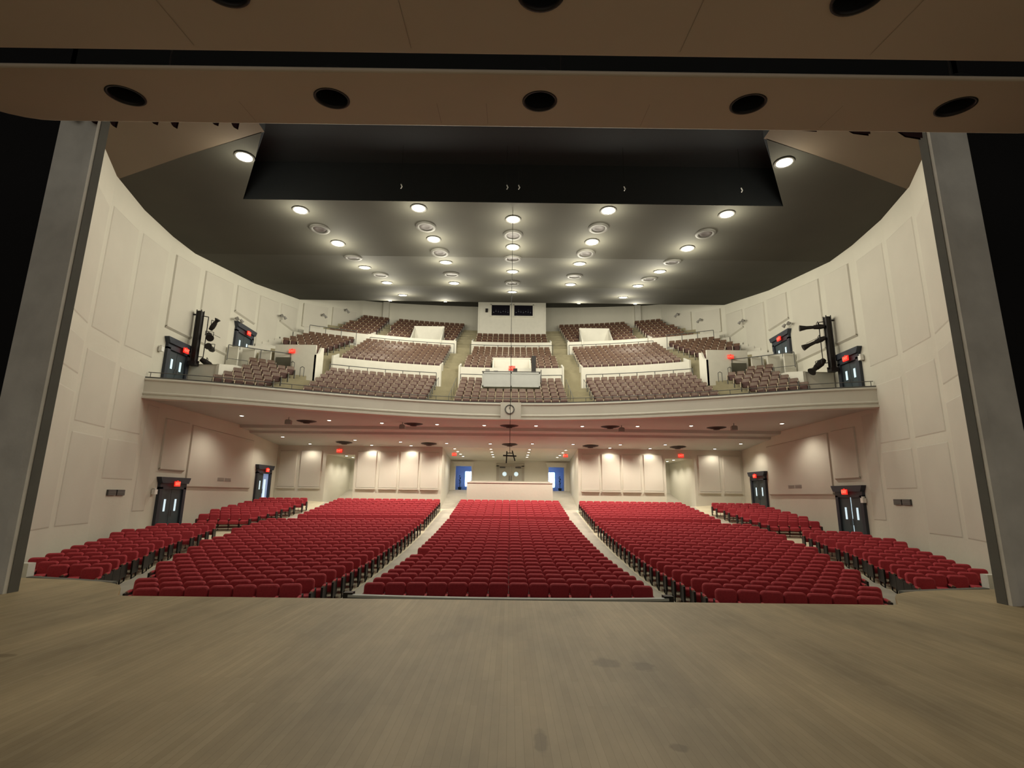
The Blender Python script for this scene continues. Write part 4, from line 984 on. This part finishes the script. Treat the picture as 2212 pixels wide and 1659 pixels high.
def seatpos(k, n):
    if k == 0: return 'left end seat'
    if k == n-1: return 'right end seat'
    return (WRD[k]+' seat from left') if k < (n+1)//2 else (WRD[n-1-k]+' seat from right')
def newobj(nm, me, par):
    o = bpy.data.objects.new(nm, me); COL.objects.link(o); o.parent = par; return o
proto = None
def red_seat(s):
    global proto
    block, i, k, n, x, y, z, rz, fe, le = s
    lab = 'red theatre seat, %s, %s row of the %s' % (seatpos(k, n), WRD[i] if i else 'front', block)
    if proto is None:
        r_ = thing('theatre_seat', lab, 'seat', (x, y, z), rz, 'red theatre seats of the '+block)
        newobj('backrest', RME['backrest'], r_); newobj('cushion', RME['cushion'], r_)
        o = newobj('stand', RME['stand'], r_); o.location = (-SP/2, 0, 0); a_ = newobj('armrest', RME['armrest'], r_); a_.location = (-SP/2, 0, 0)
        proto = r_
    else:
        r_ = dup(proto, (x, y, z), rz, lab, 'red theatre seats of the '+block)
    if fe:
        for c_ in r_.children:
            if c_.name.startswith('stand'): c_.data = RME['end_panel']; c_.name = 'end_panel'
    if le:
        o = newobj('end_panel', RME['end_panel'], r_); o.location = (SP/2, 0, 0); a_ = newobj('armrest', RME['armrest'], r_); a_.location = (SP/2, 0, 0)
rest = MB()
PM = [M['red'], M['standb'], M['tan'], M['red']]; OFF = {'backrest': 0, 'cushion': 0, 'stand': 1, 'armrest': 2, 'end_panel': 1}
for q, s in enumerate(seats):
    if q in near: red_seat(s)
    else:
        block, i, k, n, x, y, z, rz, fe, le = s
        for nm in ('backrest', 'cushion'): merge(rest, RP[nm][0], x, y, z, rz, OFF[nm])
        for nm in ('stand', 'armrest'):
            n2 = 'end_panel' if nm == 'stand' else nm
            merge(rest, RP[n2 if fe else nm][0], x, y, z, rz, OFF[nm], -SP/2)
            if le: merge(rest, RP[n2][0], x, y, z, rz, OFF[nm], SP/2)
o = rest.obj('theatre_seats', PM); o['kind'] = 'stuff'; tag(o, 'many farther rows of red theatre seats filling the lower hall to the rear wall', 'seats')

# balcony rows
BP = .52
bseats = []
def brow(block, blk, j, lo, hi, skip=None):
    rc = brc(j, blk); R_ = rc-BY; z = btop(j, blk)-.85
    if block == 'centre block':
        n = int((2*hi)/BP); L = [(k-(n-1)/2)*BP for k in range(n)]
    else:
        s_ = -1 if 'left' in block else 1; L = []; a_ = math.asin((lo+BP/2)/R_)
        while True:
            x = R_*sin(a_)
            if x+BP/2*cos(a_) > hi: break
            L.append(s_*x); a_ += BP/R_
        L.sort()
    L = [x for x in L if not (skip and skip[0] < abs(x) < skip[1])]
    L = [x for x in L if BY+sqrt(R_*R_-x*x) > front(x)+.85]
    for k, x in enumerate(L):
        y = BY+sqrt(R_*R_-x*x); bseats.append((block, blk, j, k, len(L), x, y, z, -atan2(x, y-BY)))
for blk in range(3):
    for j in range(NB[blk]):
        cw = 3.8 if blk == 0 else (3.75-.03*j if blk == 1 else 3.45)
        if not (blk == 2 and j > 3):
            brow('centre block', blk, j, 0, cw, (-1, 2.15) if (blk == 0 and j >= 3) else ((-1, 1.62) if blk == 1 and j < 2 else None))
        for nm in ('left', 'right'):
            brow(nm+' middle block', blk, j, 5.35-.06*(blk == 2)*j, 12.5 if blk < 2 else 11.75, (6.1, 9.45) if (blk == 2 and j < 3) else None)
            if blk == 0: brow(nm+' side block', blk, j, 13.85, 17.7, None)
            if blk == 1: brow(nm+' side block', blk, j, 13.95-.1*j, 15.8 if j < 3 else 16.95, None)
            if blk == 2: brow(nm+' side block', blk, j, 12.45, 15.9-.12*j, None)
bs = []
for s in bseats:
    block, blk, j, k, n, x, y, z, rz = s
    if 'side' in block and blk == 0 and abs(x) > 16.1 and y < 31.9: continue      # stair wedge
    if 'side' in block and blk == 0 and y > 32.8: continue
    bs.append(s)
bseats = bs
order = sorted(range(len(bseats)), key=lambda q: hypot(bseats[q][5], bseats[q][6]))
near = set(order[:300])
BN = ['lower', 'middle', 'upper']
restb = MB(); seen_pos = {}
rowcount = {}
for s in bseats: rowcount[(s[0], s[1], s[2])] = rowcount.get((s[0], s[1], s[2]), 0)+1
idx = {}
for q, s in enumerate(bseats):
    block, blk, j, k, n, x, y, z, rz = s; key = (block, blk, j); kk = idx.get(key, 0); idx[key] = kk+1; nn = rowcount[key]
    if q in near:
        o = bpy.data.objects.new('balcony_armchair', WSEM if kk == nn-1 else WSM); COL.objects.link(o); o.location = (x, y, z); o.rotation_euler = (0, 0, rz)
        tag(o, 'brown wooden balcony seat, %s, %s row of the %s %s' % (seatpos(kk, nn), WRD[j] if j else 'front', BN[blk], block), 'seat', 'brown balcony seats of the '+BN[blk]+' '+block)
    else: merge(restb, WSE if kk == nn-1 else WS, x, y, z, rz)
o = restb.obj('balcony_armchairs', WM); o['kind'] = 'stuff'; tag(o, 'many rows of brown wooden seats higher up in the balcony', 'seats')
print('seats', len(seats), len(bseats))

# small fixtures on the main rear wall / door sides
for s_ in (-1, 1):
    for (y, z, l) in ((27.5 if s_ > 0 else 27.45, 1.55, 'lower hall'), (26.3, 8.8, 'balcony')):
        b = MB(); b.box(-.09, .09, -.1, .1, -.12, .12); b.lathe([(0, .0), (.07, .01), (.08, .08)], (0, 0, .12), 0, 10)
        tag(b.obj('emergency_light', M['wht'], None, (s_*18.17, y-.05, z)), 'small white emergency light beside the %s wall doors nearest the stage, %s' % ('left' if s_ < 0 else 'right', l), 'emergency light', 'white emergency lights beside the doors')
